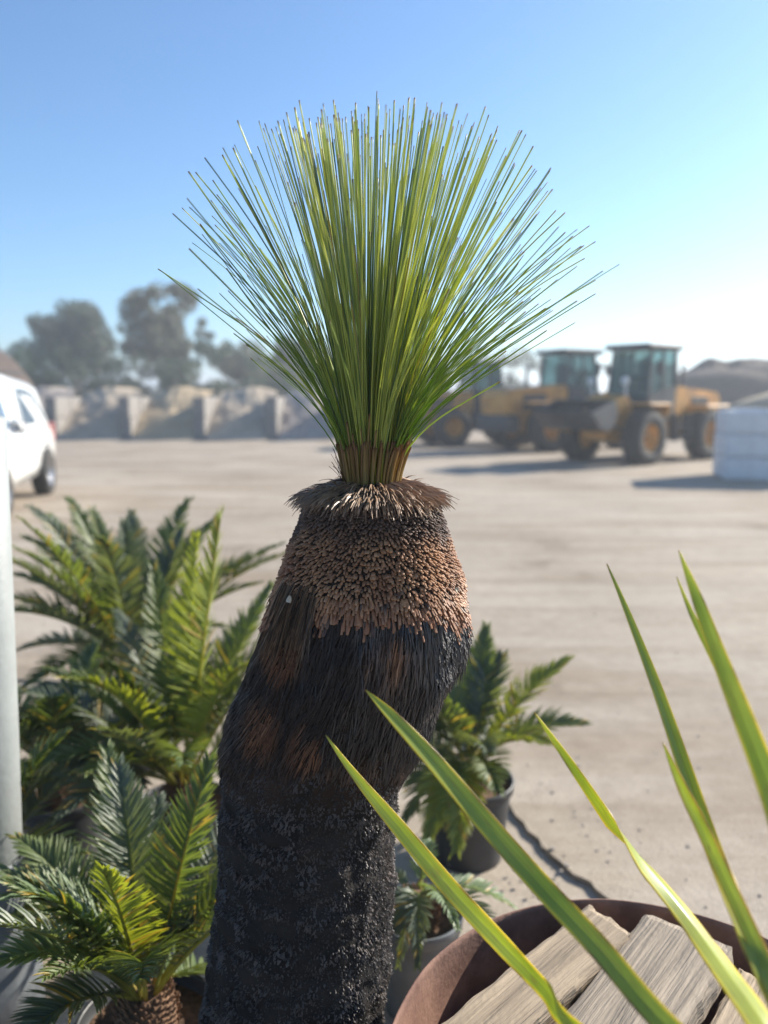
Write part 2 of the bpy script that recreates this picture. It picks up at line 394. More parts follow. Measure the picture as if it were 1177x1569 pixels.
# a fall of brown fibres hanging over the left shoulder
for i in range(420):
    th = rnd(-1.1, -.5); py = rnd(872, 930)
    if random.random() > ss(-1.3, -.95, th)*(1-ss(-.72, -.45, th))+.1: continue
    p, nr, up, tg = frame(th, py)
    col = mixc((.04, .025, .018), (.38, .24, .14), random.random()**2.2)
    hair(m, p+nr*.005, (-up*.9+nr*.22+tg*rnd(-.02, .2)).normalized(), rnd(.035, .08), rnd(.0016, .0026), col, .05, tg*.04, 5)
m.build('hanging_fibres', M['fibre'], GT)
# charred lower trunk: rough blistered scales
m = MB()
for i in range(42000):
    th = rnd(-pi, pi); py = rnd(1110, 1790)
    ye = seen(th, py)[1]
    if ye < 1200+14*N3(th*3, 1)+rnd(-12, 12) and random.random() < .7: continue
    p, nr, up, tg = frame(th, py); q = N3(th*4, py*.03, 3)
    ring = .5+.5*sin(py*.13+3*N3(th*1.3, py*.012)); c = mixc((.024, .020, .019), (.12, .095, .082), cl(.15+q+.45*ring+rnd(-.3, .3)))  # lighter ring bands put lit ridges into the scale colour
    if N3(th*2, py*.011, 12) > .32: c = mixc(c, (.09, .05, .035), .5)
    d = (nr*rnd(.5, 1.1)-up*rnd(.1, .9)+tg*rnd(-.5, .5)).normalized()
    peg(m, p-nr*.0015, d, tg, rnd(.0025, .006)*(1+.8*q), rnd(.0018, .0046), rnd(.0015, .003), c, rnd(.4, .8), rings=2, n=4)
for i in range(1500):
    th = rnd(.75, 1.9); py = rnd(930, 1090); p, nr, up, tg = frame(th, py)
    peg(m, p, (nr*.32-up*.9+tg*rnd(-.2, .2)).normalized(), tg, rnd(.010, .022), rnd(.0035, .006), .0025, mixc((.015, .014, .015), (.06, .05, .048), random.random()), rnd(.5, .8))
m.build('charred_bark', M['char'], GT)
# brown skirt of cut dead leaves under the crown
m = MB()
topc = prof(738); TC = V((topc[0], Y0, topc[1]))
for i in range(2300):
    th = rnd(-pi, pi); q = N3(th*2.3, 7)
    r0 = rnd(.044, .104); zz = -(r0-.044)*.35-rnd(0, .012)
    p = TC+V((r0*sin(th), -r0*cos(th), zz+.004)); o = V((sin(th), -cos(th), 0)); tg = V((cos(th), sin(th), 0))
    el = rnd(-.3, .25) if i > 25 else rnd(.3, .9)
    d = (o*cos(el)+V((0, 0, 1))*sin(el)+tg*(rnd(-.22, .22)+.5*q)).normalized()
    L = rnd(.024, .046)*(1+.2*q)
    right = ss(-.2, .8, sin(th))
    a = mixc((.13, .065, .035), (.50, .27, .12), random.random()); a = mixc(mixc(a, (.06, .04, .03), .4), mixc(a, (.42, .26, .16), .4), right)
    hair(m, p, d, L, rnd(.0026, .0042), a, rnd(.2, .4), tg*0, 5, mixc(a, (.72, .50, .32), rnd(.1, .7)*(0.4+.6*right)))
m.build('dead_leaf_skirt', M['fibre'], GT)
# wispy dead leaves standing on the left of the neck
# green needle leaves
def needle(m, p0, az, phi, L, wd, start, curve, c0, c1, c2, tipc, n=11):
    o = V((sin(az), -cos(az), 0)); tg = V((cos(az), sin(az), 0)); p = p0.copy(); vs = []; cs = []
    rot = rnd(0, pi); sw = rnd(-.07, .07) if random.random() < .8 else rnd(-.2, .2)
    for i in range(n):
        t = i/(n-1); a = lerp(start, phi, cl(t/curve)**.9*(1-.3*cl(t/curve))/.7) + .10*phi*max(0, t-curve)**2
        d = (o*sin(a)+V((0, 0, 1))*cos(a)+tg*sw*t+V((.07*cl(t*3), 0, 0))).normalized()
        A = (tg*cos(rot)+d.cross(tg)*sin(rot)); B = d.cross(A)
        k = wd/2*(lerp(1.1, .8, t)); c = mixc(c0, c1, ss(0, .2, t)) if t < .2 else mixc(c1, c2, (t-.2)/.8)
        if i == n-1: c = tipc
        if i == n-2: pass
        for a1, kk in ((A, 1), (B, .7), (-A, 1), (-B, .7)): vs.append(p+a1*(k*kk)); cs.append(c)
        step = L/(n-2) if i < n-2 else .008
        if i < n-1: p = p+d*step
    fs = [(i*4+a, i*4+(a+1) % 4, i*4+4+(a+1) % 4, i*4+4+a) for i in range(n-1) for a in range(4)]+[((n-1)*4, (n-1)*4+1, (n-1)*4+2, (n-1)*4+3)]
    m.add(vs, fs, cs)
m = MB()
for i in range(530):
    u = ((i+.5)/530)**.5; az = i*2.39996+rnd(-.1, .1); az += .30*sin(az*9)*u
    r0 = .038*u+rnd(-.002, .002)
    phi = radians(1+27*(u**1.12))*rnd(.86, 1.14)*(1+.16*N3(sin(az)*3.2, cos(az)*3.2, 4))+radians(rnd(-1.5, 1.5))
    if u > .78 and random.random() < .60: phi = radians(25+35*random.random()**1.1)
    elif u > .9 and random.random() < .3: phi *= rnd(.3, .9)
    p0 = TC+V((r0*sin(az), -r0*cos(az), -.012))
    L = rnd(.555, .580)*(1-.14*(phi/1.1)**2)
    k = random.random()
    L *= rnd(.94, 1)
    if k > .72: L *= rnd(.5, .93)
    g1 = mixc((.28, .37, .11), (.60, .62, .17), random.random()); g2 = mixc(g1, mixc((.28, .36, .20), (.55, .54, .27), random.random()), .7)
    if random.random() < .18: g1 = (.13, .22, .10); g2 = (.16, .22, .15)
    if random.random() < .05: g2 = (.34, .22, .10); L *= rnd(.6, .95)
    needle(m, p0, az, phi, L, rnd(.0021, .0031), radians(1+6*u), rnd(.5, .95), (.55, .50, .06), g1, g2, (.22, .12, .06), 12)
for i in range(100):
    az = (1 if i % 3 else -1)*rnd(.7, 2.4); r0 = rnd(.030, .040); phi = radians(rnd(32, 58))
    needle(m, TC+V((r0*sin(az), -r0*cos(az), -.012)), az, phi, rnd(.26, .50), rnd(.0019, .0028), radians(9), rnd(.45, .8), (.42, .40, .05), mixc((.16, .27, .05), (.26, .36, .06), random.random()), (.24, .30, .07), (.26, .15, .08), 12)
m.build('needle_crown', M['needle'], GT, True)
m = MB()
for i in range(170):
    az = rnd(-pi, pi); r0 = rnd(.040, .0455)
    p0 = TC+V((r0*sin(az), -r0*cos(az), -.012)); c = mixc((.26, .15, .06), (.42, .33, .12), random.random())
    needle(m, p0, az, radians(rnd(12, 20)), rnd(.06, .078) if random.random() > .1 else rnd(.08, .12), rnd(.003, .0048), radians(rnd(4, 8)), .8, mixc(c, (.30, .28, .05), .6), c, mixc(c, (.26, .14, .08), .6), (.18, .09, .05), 6)
for i in range(14):
    az = rnd(-2.4, -.9); r0 = .046
    needle(m, TC+V((r0*sin(az), -r0*cos(az), -.01)), az, radians(rnd(12, 55)), rnd(.03, .07), .0012, .2, .7, (.10, .05, .03), (.12, .06, .04), (.12, .06, .04), (.12, .06, .04), 6)
m.build('cut_leaf_stubs', M['needle'], GT)
for px, py, s_ in ((458, 893, .006), (690, 884, .0045)):
    th = math.asin(cl((px-565)/150, -.99, .99)); p, nr, up, tg = frame(th, py); c = p+nr*.019; m = MB()
    vs = [c+tg*(s_*cos(a)*rnd(.6, 1.1))+up*(s_*sin(a)*rnd(.7, 1.2))+nr*(s_*.2*sin(a*2)) for a in [i*pi/4 for i in range(8)]]
    m.add(vs+[v-nr*.002 for v in vs], [tuple(range(8)), tuple(range(15, 7, -1))]+[(i, i+8, (i+1) % 8+8, (i+1) % 8) for i in range(8)], (.42, .36, .27))
    m.build('bark_chip', M['scale'], GT)

# ------------------------------------------------------------------ pots
def pot_mesh(c, r, h, taper=.78, n=48):
    m = MB(); b = r*taper
    m.lathe([(.001, .004), (b*.9, .004), (b, 0), (b*1.0, .01), (r*.965, h-.04), (r*.965, h-.035), (r*1.02, h-.032), (r*1.03, h-.004), (r*1.02, h), (r*.975, h), (r*.965, h-.006), (r*.93, h-.06), (.001, h-.06)], c, n)
    return m
def soil_mesh(c, r, h):
    m = MB(); n = 30; rr = 8; vs = [V(c)+V((0, 0, h-.03))]
    for j in range(1, rr+1):
        for k in range(n):
            a = 2*pi*k/n; q = r*.945*j/rr; vs.append(V(c)+V((q*cos(a), q*sin(a), h-.035+.008*N3(cos(a)*q*40, sin(a)*q*40, c[0]))))
    fs = [(0, 1+k, 1+(k+1) % n) for k in range(n)]+[(1+j*n+k, 1+(j+1)*n+k, 1+(j+1)*n+(k+1) % n, 1+j*n+(k+1) % n) for j in range(rr-1) for k in range(n)]
    m.add(vs, fs); return m
pc = (prof(1800)[0], Y0, -.018)
pot_mesh(pc, .185, .36).build('pot', M['blackpot'], GT, True)
soil_mesh(pc, .185, .34).build('soil', M['soil'], GT, True)

# ------------------------------------------------------------------ cycads
def bez(a, b, c, t): return a*(1-t)**2+b*(2*t*(1-t))+c*t*t
def frond(root, base, tip, bulge, ll, tone, seed, roll=0, n=60, wl=.0095, keel=.5, pet=.17, rachc=None, bend=None):
    random.seed(seed); m = MB(); ch = (tip-base); outw = V((ch.x, ch.y, 0)); outw = outw.normalized() if outw.length > 1e-4 else V((0, -1, 0))
    ctrl = base+ch*.5+V((0, 0, bulge))-outw*bulge*.25+(bend or V((0, 0, 0)))
    K = 22; P = [bez(base, ctrl, tip, i/K) for i in range(K+1)]
    g1, y1, g2 = tone
    rc = rachc or mixc((.25, .27, .05), (.38, .34, .07), random.random())
    m.tube(P, [lerp(.0058, .0014, i/K) for i in range(K+1)], 6, True, [mixc(mixc(rc, (.22, .10, .03), .5*(1-ss(0, .12, i/K))), g1, .5*i/K) for i in range(K+1)])
    Ltot = sum((P[i+1]-P[i]).length for i in range(K))
    def fr(t):
        T = (bez(base, ctrl, tip, min(1, t+.01))-bez(base, ctrl, tip, max(0, t-.01))).normalized()
        ref = V((0, 0, 1))-outw*.9; N = (ref-T*ref.dot(T)).normalized(); Sd = T.cross(N)
        if roll: qn = Quaternion(T, roll); N = qn @ N; Sd = qn @ Sd
        return T, N, Sd
    for i in range(n):
        t = pet+(1-pet)*(i+.5)/n; u = (t-pet)/(1-pet); p = bez(base, ctrl, tip, t); T, N, Sd = fr(t)
        env = (.35+.65*ss(0, .22, u))*(1-.62*ss(.45, 1, u))
        for sg in (-1, 1):
            a = radians(lerp(68, 24, u**1.3)+rnd(-8, 8)); ke = keel+rnd(-.22, .22)
            d = (T*cos(a)+Sd*(sg*sin(a)*cos(ke))+N*(sin(a)*sin(ke))).normalized()
            L = ll*env*rnd(.9, 1.06); c = mixc(g1, g2, random.random()); 
            if random.random() < .05: c = (.34, .25, .07)
            if random.random() < .03: continue
            q = p.copy(); pts = []; sds = []; nms = []; wd = []; ns = 5
            for j in range(ns):
                s = j/(ns-1); pts.append(q.copy()); wid = (T-d*T.dot(d)).normalized(); nn = d.cross(wid)*(sg)
                sds.append(wid); nms.append(-nn if nn.dot(N) < 0 else nn); wd.append(wl*(.75, 1, 1, .75, .08)[j])
                q = q+d*(L/(ns-1)); d = (d+T*.05-N*.07+V((0, 0, -.035))).normalized()
            m.ribbon(pts, sds, nms, wd, c, .35)
    o = m.build('frond', M['frond'], root); return o
GREEN = ((.095, .135, .05), None, (.15, .185, .065)); BRIGHT = ((.19, .23, .05), None, (.28, .31, .06)); BLUE = ((.10, .13, .085), None, (.15, .175, .125)); PALE = ((.13, .19, .09), None, (.19, .25, .13))
def cycad(label, pc, pr, ph, ch_, tips, pm, ll=.13, extra=0, exlen=.6, seed=1, group='potted cycads around the grass tree', wl=.0095, nfr=60):
    root = empty('potted_cycad', (pc[0], pc[1], pc[2]), label, 'cycad', group)
    pot_mesh(pc, pr, ph).build('pot', pm, root, True); soil_mesh(pc, pr, ph).build('soil', M['soil'], root, True)
    random.seed(seed); cb = V(pc)+V((0, 0, ph-.05)); m = MB()
    R = pr*.42; prf = [(.001, 0), (R*.85, 0), (R*1.05, ch_*.35), (R, ch_*.7), (R*.6, ch_*.97), (.001, ch_)]
    m.lathe(prf, cb, 20)
    for i in range(260):    # leaf scars
        a = i*2.4; t = (i/260); z = ch_*(.05+.9*t); r = interp([(q[1], q[0]) for q in prf], z)[0]; o = V((cos(a), sin(a), 0))
        peg(m, cb+o*r*.9+V((0, 0, z)), (o*.8+V((0, 0, .6+t))).normalized(), V((-sin(a), cos(a), 0)), rnd(.012, .028), .012, .007, (1, 1, 1), .4)
    m.build('trunk', M['caudex'], root)
    hub = cb+V((0, 0, ch_*.93)); k = 0
    for tp in tips:
        tip, bulge, tone = tp[:3]; kw = tp[3] if len(tp) > 3 else {}
        d = tip-hub; o = V((d.x, d.y, 0)); o = o.normalized() if o.length > 1e-4 else V((1, 0, 0))
        k += 1; frond(root, hub+o*R*.35, tip, bulge, kw.pop('ll', ll), tone, seed*100+k, n=kw.pop('n', nfr), wl=wl, **kw)
    for i in range(extra):
        random.seed(seed*1000+i); a = i*2.4+seed; el = rnd(.35, 1.15); Lf = exlen*rnd(.8, 1.1)
        o = V((cos(a), sin(a), 0)); tip = hub+o*(Lf*cos(el))+V((0, 0, Lf*sin(el)))
        k += 1; frond(root, hub+o*R*.35, tip, Lf*.18, ll, random.choice((GREEN, GREEN, BLUE)), seed*100+50+k, n=nfr, wl=wl)
    return root
# back left cycad
cA = atz(195, 1195, -.018)+V((0, .19, 0))
cycad('largest cycad at left, farthest back, long dark fronds rising above its pot', cA, .2, .34, .16, [
    (at(36, 800, 2.75), .10, GREEN, dict(rachc=(.5, .42, .08), roll=-.3)), (at(142, 785, 3.4), .05, GREEN), (at(190, 805, 3.3), .05, BLUE), (at(280, 812, 3.5), .05, BLUE),
    (at(20, 880, 3.3), .14, GREEN), (at(25, 935, 2.9), .12, BLUE), (at(100, 840, 3.6), .08, BLUE), (at(75, 790, 3.9), .08, GREEN), (at(430, 835, 3.6), .14, GREEN), (at(395, 895, 3.3), .12, GREEN),
    (at(30, 1060, 2.9), .16, GREEN), (at(60, 1150, 2.7), .2, BRIGHT), (at(20, 1000, 3.3), .14, BLUE), (at(340, 960, 2.8), .10, BLUE), (at(120, 1060, 2.6), .18, PALE, dict(roll=.4))],
    M['blackpot'], .13, extra=17, exlen=.82, seed=3, wl=.011)
# middle left cycad, bright upright fronds
cB = atz(268, 1385, -.018)+V((0, .14, 0))
cycad('cycad with yellow green upright fronds in black pot directly left of the trunk', cB, .16, .27, .13, [
    (at(338, 795, 2.35), .02, BRIGHT, dict(rachc=(.55, .5, .08), ll=.16)), (at(300, 825, 2.5), .04, BRIGHT, dict(rachc=(.5, .45, .08))), (at(415, 900, 2.7), .08, GREEN), (at(375, 1020, 2.2), .12, BRIGHT),
    (at(100, 1040, 2.1), .17, BRIGHT, dict(rachc=(.5, .42, .08))), (at(150, 1120, 1.9), .06, BLUE), (at(235, 870, 2.6), .06, GREEN), (at(430, 960, 2.5), .08, BLUE),
    (at(30, 1190, 2.1), .18, GREEN), (at(90, 1250, 1.95), .13, BLUE), (at(180, 940, 2.9), .1, BLUE)],
    M['blackpot'], .12, extra=13, exlen=.66, seed=5)
# front left cycad
cD = atz(215, 1700, -.03)+V((0, .08, 0))
cD = V((at(225, 1560, 1.5).x, 1.5, -.018))
cycad('front cycad with pale arching frond tips at the lower left beside the trunk', cD, .15, .27, .12, [
    (at(18, 1375, 1.38), .13, PALE, dict(roll=.2, rachc=(.4, .4, .12))), (at(158, 1335, 1.3), .05, BRIGHT, dict(roll=-.3)), (at(322, 1165, 1.62), .03, GREEN, dict(rachc=(.6, .42, .06), roll=.5, ll=.10)),
    (at(165, 1155, 1.75), .05, GREEN, dict(rachc=(.42, .38, .05), ll=.11)), (at(-20, 1480, 1.3), .10, PALE), (at(20, 1600, 1.25), .08, BLUE), (at(290, 1420, 1.5), .05, BLUE), (at(60, 1290, 1.9), .10, GREEN), (at(340, 1500, 1.75), .06, GREEN), (at(230, 1290, 1.8), .05, BLUE), (at(110, 1420, 1.7), .06, GREEN)],
    M['blackpot'], .10, extra=12, exlen=.5, seed=8, nfr=62, wl=.0075)
# far left cycad, partly out of the frame
cE = V((at(-40, 1420, 1.9).x, 1.95, -.018))
cycad('cycad half cut off by the left edge, behind the pale arching fronds', cE, .16, .25, .12, [
    (at(95, 1190, 1.95), .12, BLUE), (at(120, 1310, 1.75), .10, GREEN), (at(20, 1180, 2.1), .08, BLUE), (at(60, 1440, 1.65), .10, GREEN), (at(130, 1480, 1.9), .14, GREEN), (at(-120, 1250, 2.0), .08, GREEN), (at(-60, 1400, 1.5), .1, BLUE)],
    M['greypot'], .11, extra=9, exlen=.5, seed=11)
cH = V((at(95, 1340, 2.45).x, 2.5, -.018))
cycad('low bushy cycad between the front one and the largest one, dark blue green', cH, .15, .26, .12, [
    (at(20, 1110, 2.4), .14, BLUE), (at(150, 1130, 2.5), .06, GREEN), (at(220, 1200, 2.3), .10, BLUE), (at(60, 1090, 2.6), .08, GREEN), (at(190, 1290, 2.1), .12, GREEN), (at(0, 1260, 2.2), .12, BLUE), (at(110, 1110, 2.3), .05, BLUE)],
    M['blackpot'], .11, extra=10, exlen=.5, seed=23)
# right cycad
cF = atz(722, 1342, -.018)+V((0, .13, 0))
cycad('cycad in plain black pot on the yard side, right of the trunk', cF, .155, .29, .12, [
    (at(745, 962, 2.75), .02, GREEN, dict(ll=.10)), (at(700, 985, 2.9), .03, BLUE), (at(868, 1012, 2.65), .05, BRIGHT, dict(ll=.11)), (at(842, 1140, 2.35), .08, BRIGHT), (at(800, 1130, 2.9), .10, BLUE),
    (at(655, 1290, 2.2), .16, BRIGHT), (at(620, 1250, 2.4), .16, GREEN), (at(640, 1110, 2.7), .08, GREEN), (at(700, 1300, 2.15), .14, BRIGHT), (at(760, 1210, 2.15), .1, GREEN), (at(660, 1020, 2.6), .05, GREEN), (at(600, 1160, 2.8), .1, BLUE)],
    M['blackpot'], .12, extra=6, exlen=.4, seed=14)
# small cycad in the little grey pot
cG = V((at(640, 1420, 1.9).x, 1.86, -.018))
cycad('small cycad with short drooping blue green fronds in grey pot beside the rusty drum', cG, .115, .27, .10, [
    (at(612, 1478, 1.70), .13, BLUE), (at(785, 1465, 1.62), .12, BLUE), (at(700, 1420, 1.6), .10, PALE), (at(590, 1440, 1.8), .10, BLUE), (at(655, 1290, 2.0), .03, PALE, dict(n=20)), (at(560, 1380, 2.0), .1, BLUE), (at(800, 1400, 1.9), .10, PALE), (at(640, 1480, 1.62), .13, BLUE)],
    M['greypot'], .055, seed=17, nfr=32, wl=.0075)

# ------------------------------------------------------------------ sword leaved plant in the foreground
random.seed(21)
hubpt = at(1340, 1880, .45)
YR = empty('sword_leaved_plant', (hubpt.x, hubpt.y, -.018), 'sharp sword leaved plant with yellow edged blades reaching in from the lower right', 'yucca')
pot_mesh((hubpt.x, hubpt.y, -.018), .085, .24).build('pot', M['blackpot'], YR, True)
soil_mesh((hubpt.x, hubpt.y, -.018), .085, .24).build('soil', M['soil'], YR, True)
m = MB(); m.tube([(hubpt.x, hubpt.y, .15), (hubpt.x+.01, hubpt.y, .45), hubpt], [.032, .028, .035], 14); m.build('stem', M['caudex'], YR, True)
def cat(P, t):   # catmull-rom through a list of tuples
    n = len(P)-1; x = t*n; i = min(int(x), n-1); f = x-i
    p0, p1, p2, p3 = P[max(i-1, 0)], P[i], P[i+1], P[min(i+2, n)]
    return [.5*((2*b)+(-a+c)*f+(2*a-5*b+4*c-d)*f*f+(-a+3*b-3*c+d)*f**3) for a, b, c, d in zip(p0, p1, p2, p3)]
def blade(spec, hue=0, fold=.22, margin=(.80, .62, .06)):
    # spec rows: px, py, width px, depth, twist in degrees
    last = spec[-1]; rows_ = list(spec)+[(lerp(last[0], 1340, .55), lerp(last[1], 1880, .5), last[2]*.9, lerp(last[3], .5, .6), last[4]*.5), (1340, 1880, 34, .45, 0)]
    n = 64; pts = []; W = []; TW = []
    for i in range(n+1):
        a = cat(rows_, i/n); pts.append(at(a[0], a[1], a[3])); W.append(max(.0008, .68*a[2]*((pts[-1]-CAM).dot(FW))/F)); TW.append(radians(a[4]))
    Sd = []; Nm = []
    for i in range(n+1):
        T = (pts[min(i+1, n)]-pts[max(i-1, 0)]).normalized(); view = (CAM-pts[i]).normalized()
        sd_ = T.cross(view).normalized(); q = Quaternion(T, TW[i]); sd_ = q @ sd_; Sd.append(sd_); Nm.append(sd_.cross(T).normalized() if sd_.cross(T).dot(view) > 0 or abs(TW[i]) > 1.2 else -sd_.cross(T).normalized())
        W[i] = W[i]/max(.35, abs(cos(TW[i])))
    m = MB()
    def colf(t, u):
        g_ = mixc((.33, .40, .07), (.48, .52, .11), cl(.5+hue+.7*N3(t*9, hue*7)+.35*N3(u*5, t*3, hue)))
        e = ss(.70, .95, abs(u)); edge_ = mixc(margin, (.20, .07, .02), cl(2*N3(t*16, u, hue*3)-.1)); g_ = mixc(g_, edge_, e*.85); vn = 1+.26*N3(u*26, t*2.5, hue+2)+.08*N3(u*60, t*30, 1); g_ = tuple(q*vn for q in g_)
        if N3(t*60, u*7, hue*5) > .52: g_ = mixc(g_, (.34, .26, .10), .55)
        return mixc(g_, (.28, .14, .04), ss(.022, .0, t)*.9)
    m.ribbon(pts, Sd, Nm, W, colf, fold, 18)
    o = m.build('leaf', M['blade'], YR, True)
    md = o.modifiers.new('thickness', 'SOLIDIFY'); md.thickness = .0011; md.offset = 0
    return o
blade([(499, 1126, 2, 1.02, 25), (545, 1188, 18, 1.0, 25), (612, 1268, 34, .97, 22), (690, 1360, 40, .92, 20), (770, 1445, 40, .87, 35), (835, 1512, 34, .80, 55), (895, 1580, 30, .73, 60)], .25)
blade([(560, 1057, 2, .92, -20), (600, 1097, 24, .90, -20), (665, 1168, 38, .88, -20), (745, 1262, 46, .84, -15), (830, 1358, 50, .80, -10), (920, 1455, 52, .74, -10), (1025, 1575, 54, .66, 0)], -.15)
blade([(819, 1092, 2, .95, 30), (868, 1160, 17, .93, 35), (925, 1240, 24, .91, 60), (985, 1318, 26, .87, 105), (1050, 1400, 36, .82, 128), (1108, 1480, 48, .75, 135), (1172, 1572, 58, .66, 140)], .1)
blade([(930, 864, 2, .98, -20), (962, 940, 13, .95, -25), (1008, 1060, 24, .90, -30), (1048, 1175, 32, .85, -25), (1090, 1295, 38, .79, -20), (1132, 1400, 42, .72, -20), (1182, 1515, 48, .64, -10)], -.3)
blade([(1040, 843, 2, .86, 10), (1068, 915, 24, .83, 10), (1102, 1005, 36, .79, 10), (1140, 1100, 46, .74, 15), (1184, 1215, 54, .68, 20), (1215, 1320, 56, .62, 20)], .0)
blade([(1037, 884, 2, .90, 0), (1062, 945, 12, .87, 0), (1100, 1020, 18, .83, 20), (1150, 1120, 24, .76, 30), (1200, 1230, 36, .68, 20), (1240, 1350, 44, .62, 20)], .2)
blade([(1016, 1138, 2, .84, 40), (1046, 1205, 22, .81, 35), (1078, 1270, 30, .78, 30), (1112, 1345, 34, .74, 20), (1160, 1450, 38, .68, 10), (1200, 1545, 44, .62, 0)], .3, margin=(.5, .28, .03))
for px, py, Y_ in ((1420, 1000, .62), (1600, 1200, .5), (1500, 1500, .35), (1350, 1250, .35), (1700, 1500, .55), (1500, 1150, .85)):
    blade([(px, py, 2, Y_, 0), (lerp(px, 1340, .3), lerp(py, 1880, .25), 40, lerp(Y_, .5, .25), 10), (lerp(px, 1340, .6), lerp(py, 1880, .55), 44, lerp(Y_, .5, .6), 20)], rnd(-.3, .3))

# ------------------------------------------------------------------ rusty drum and timber
dc = V((.42, .975, -.018)); DR = .42; DH = .63
DRM = empty('rusty_steel_drum', dc, 'wide open rusty steel drum holding offcuts of old timber', 'drum')
m = MB(); n_ = 96; prof_ = [(DR, 0), (DR, .2), (DR+.008, .21), (DR, .22), (DR, .42), (DR+.008, .43), (DR, .44), (DR, DH-.012), (DR+.003, DH-.008), (DR+.003, DH-.002), (DR+.001, DH), (DR-.002, DH-.001), (DR-.003, DH-.012), (DR-.003, .02), (.001, .02)]
m.lathe(prof_, dc, n_)
m.v = [(x+.0025*N3(x*9, y*9, 1), y+.0025*N3(x*9, y*9, 2), z+.004*N3(x*7, y*7)) for x, y, z in m.v]
m.build('wall', M['rust'], DRM, True)
def timber(label, c, dims, yaw, tilt=0, rollr=0, mt='wood', seed=1):
    random.seed(seed); R = Matrix.Rotation(yaw, 4, 'Z') @ Matrix.Rotation(tilt, 4, 'Y') @ Matrix.Rotation(rollr, 4, 'X')
    m = MB(); nx, ny, nz = 26, 10, 4; vs = []; fs = []; idx = {}
    def P(i, j, k):
        if (i, j, k) in idx: return idx[(i, j, k)]
        x = (i/nx-.5)*dims[0]; y = (j/ny-.5)*dims[1]; z = (k/nz-.5)*dims[2]
        e = .0035; kx = (i in (0, nx))+(j in (0, ny))+(k in (0, nz))
        if kx >= 2:
            if i in (0, nx): x *= 1-e*2/dims[0]
            if j in (0, ny): y *= 1-e*2/dims[1]
            if k in (0, nz): z *= 1-e*2/dims[2]
        gr = .004*N3(x*6, y*90, seed)+.003*N3(x*3, y*30, seed+4)
        if k in (0, nz): z += gr*(1 if k else -1)
        if j in (0, ny): y += .006*N3(x*22, z*60, seed+j)
        if i in (0, nx): x += .010*N3(y*60, z*60, seed+i)
        idx[(i, j, k)] = len(vs); vs.append(V((x, y, z))); return idx[(i, j, k)]
    for i in range(nx):
        for j in range(ny):
            fs.append((P(i, j, nz), P(i+1, j, nz), P(i+1, j+1, nz), P(i, j+1, nz))); fs.append((P(i, j, 0), P(i, j+1, 0), P(i+1, j+1, 0), P(i+1, j, 0)))
        for k in range(nz):
            fs.append((P(i, 0, k), P(i+1, 0, k), P(i+1, 0, k+1), P(i, 0, k+1))); fs.append((P(i, ny, k), P(i, ny, k+1), P(i+1, ny, k+1), P(i+1, ny, k)))
    for j in range(ny):
        for k in range(nz):
            fs.append((P(0, j, k), P(0, j, k+1), P(0, j+1, k+1), P(0, j+1, k))); fs.append((P(nx, j, k), P(nx, j+1, k), P(nx, j+1, k+1), P(nx, j, k+1)))
    m.add(vs, fs); o = m.build('timber_offcut', M[mt], None, False)
    o.matrix_world = Matrix.Translation(V(c)) @ R; return tag(o, label, 'timber', 'timber offcuts in the rusty drum')
timber('long pale brown timber offcut farthest left in the drum, its end against the back rim', V((.267, 1.188, .590)), (.44, .10, .05), radians(42), -.03, .08, 'wood', 31)
timber('broad grey brown timber offcut in the middle of the drum', V((.402, 1.118, .586)), (.50, .165, .055), radians(48), -.02, -.06, 'woodgrey', 32)
timber('narrow timber offcut right of the broad one, below the crossing blades', V((.525, 1.035, .568)), (.46, .10, .05), radians(50), .02, .12, 'wood', 33)
timber('short timber offcut at the far right inside the drum', V((.63, .97, .535)), (.36, .10, .06), radians(56), 0, -.15, 'woodgrey', 37)
timber('timber offcut lying deepest in the front of the drum', V((.36, .87, .45)), (.55, .12, .08), radians(20), 0, 0, 'woodgrey', 34)
timber('timber offcut under the others along the back of the drum', V((.42, 1.15, .455)), (.56, .12, .08), radians(-12), 0, 0, 'wood', 35)
timber('lower timber offcut crossing beneath the broad grey brown piece', V((.50, 1.0, .32)), (.54, .14, .07), radians(80), 0, 0, 'wood', 36)

# ------------------------------------------------------------------ white post at the left edge
pb = V((at(-26, 1250, 1.75).x, 1.75, -.018))
PR = empty('white_post', pb, 'smooth white post standing at the left edge among the cycads', 'post')
m = MB(); top = at(-47, 640, 1.75); c0 = at(-26, 1190, 1.75)
top = V((top.x, 1.75, top.z)); d = (c0-top).normalized(); btm = c0+d*((c0.z-.05)/-d.z)
m.tube([btm, btm.lerp(top, .5), top, top+V((0, 0, .004))], [.083, .082, .076, .066], 48); m.build('shaft', M['pole'], PR, True)
m = MB(); m.lathe([(.001, 0), (.125, 0), (.125, .2), (.118, .36), (.105, .48), (.086, .52), (.084, .5)], (btm.x, 1.75, -.018), 48)
m.v = [(x+.006*N3(x*20, y*20, z*8), y+.006*N3(x*20, y*20, z*8+3), z) for x, y, z in m.v]
m.build('base_sleeve', M['greypot'], PR, True)

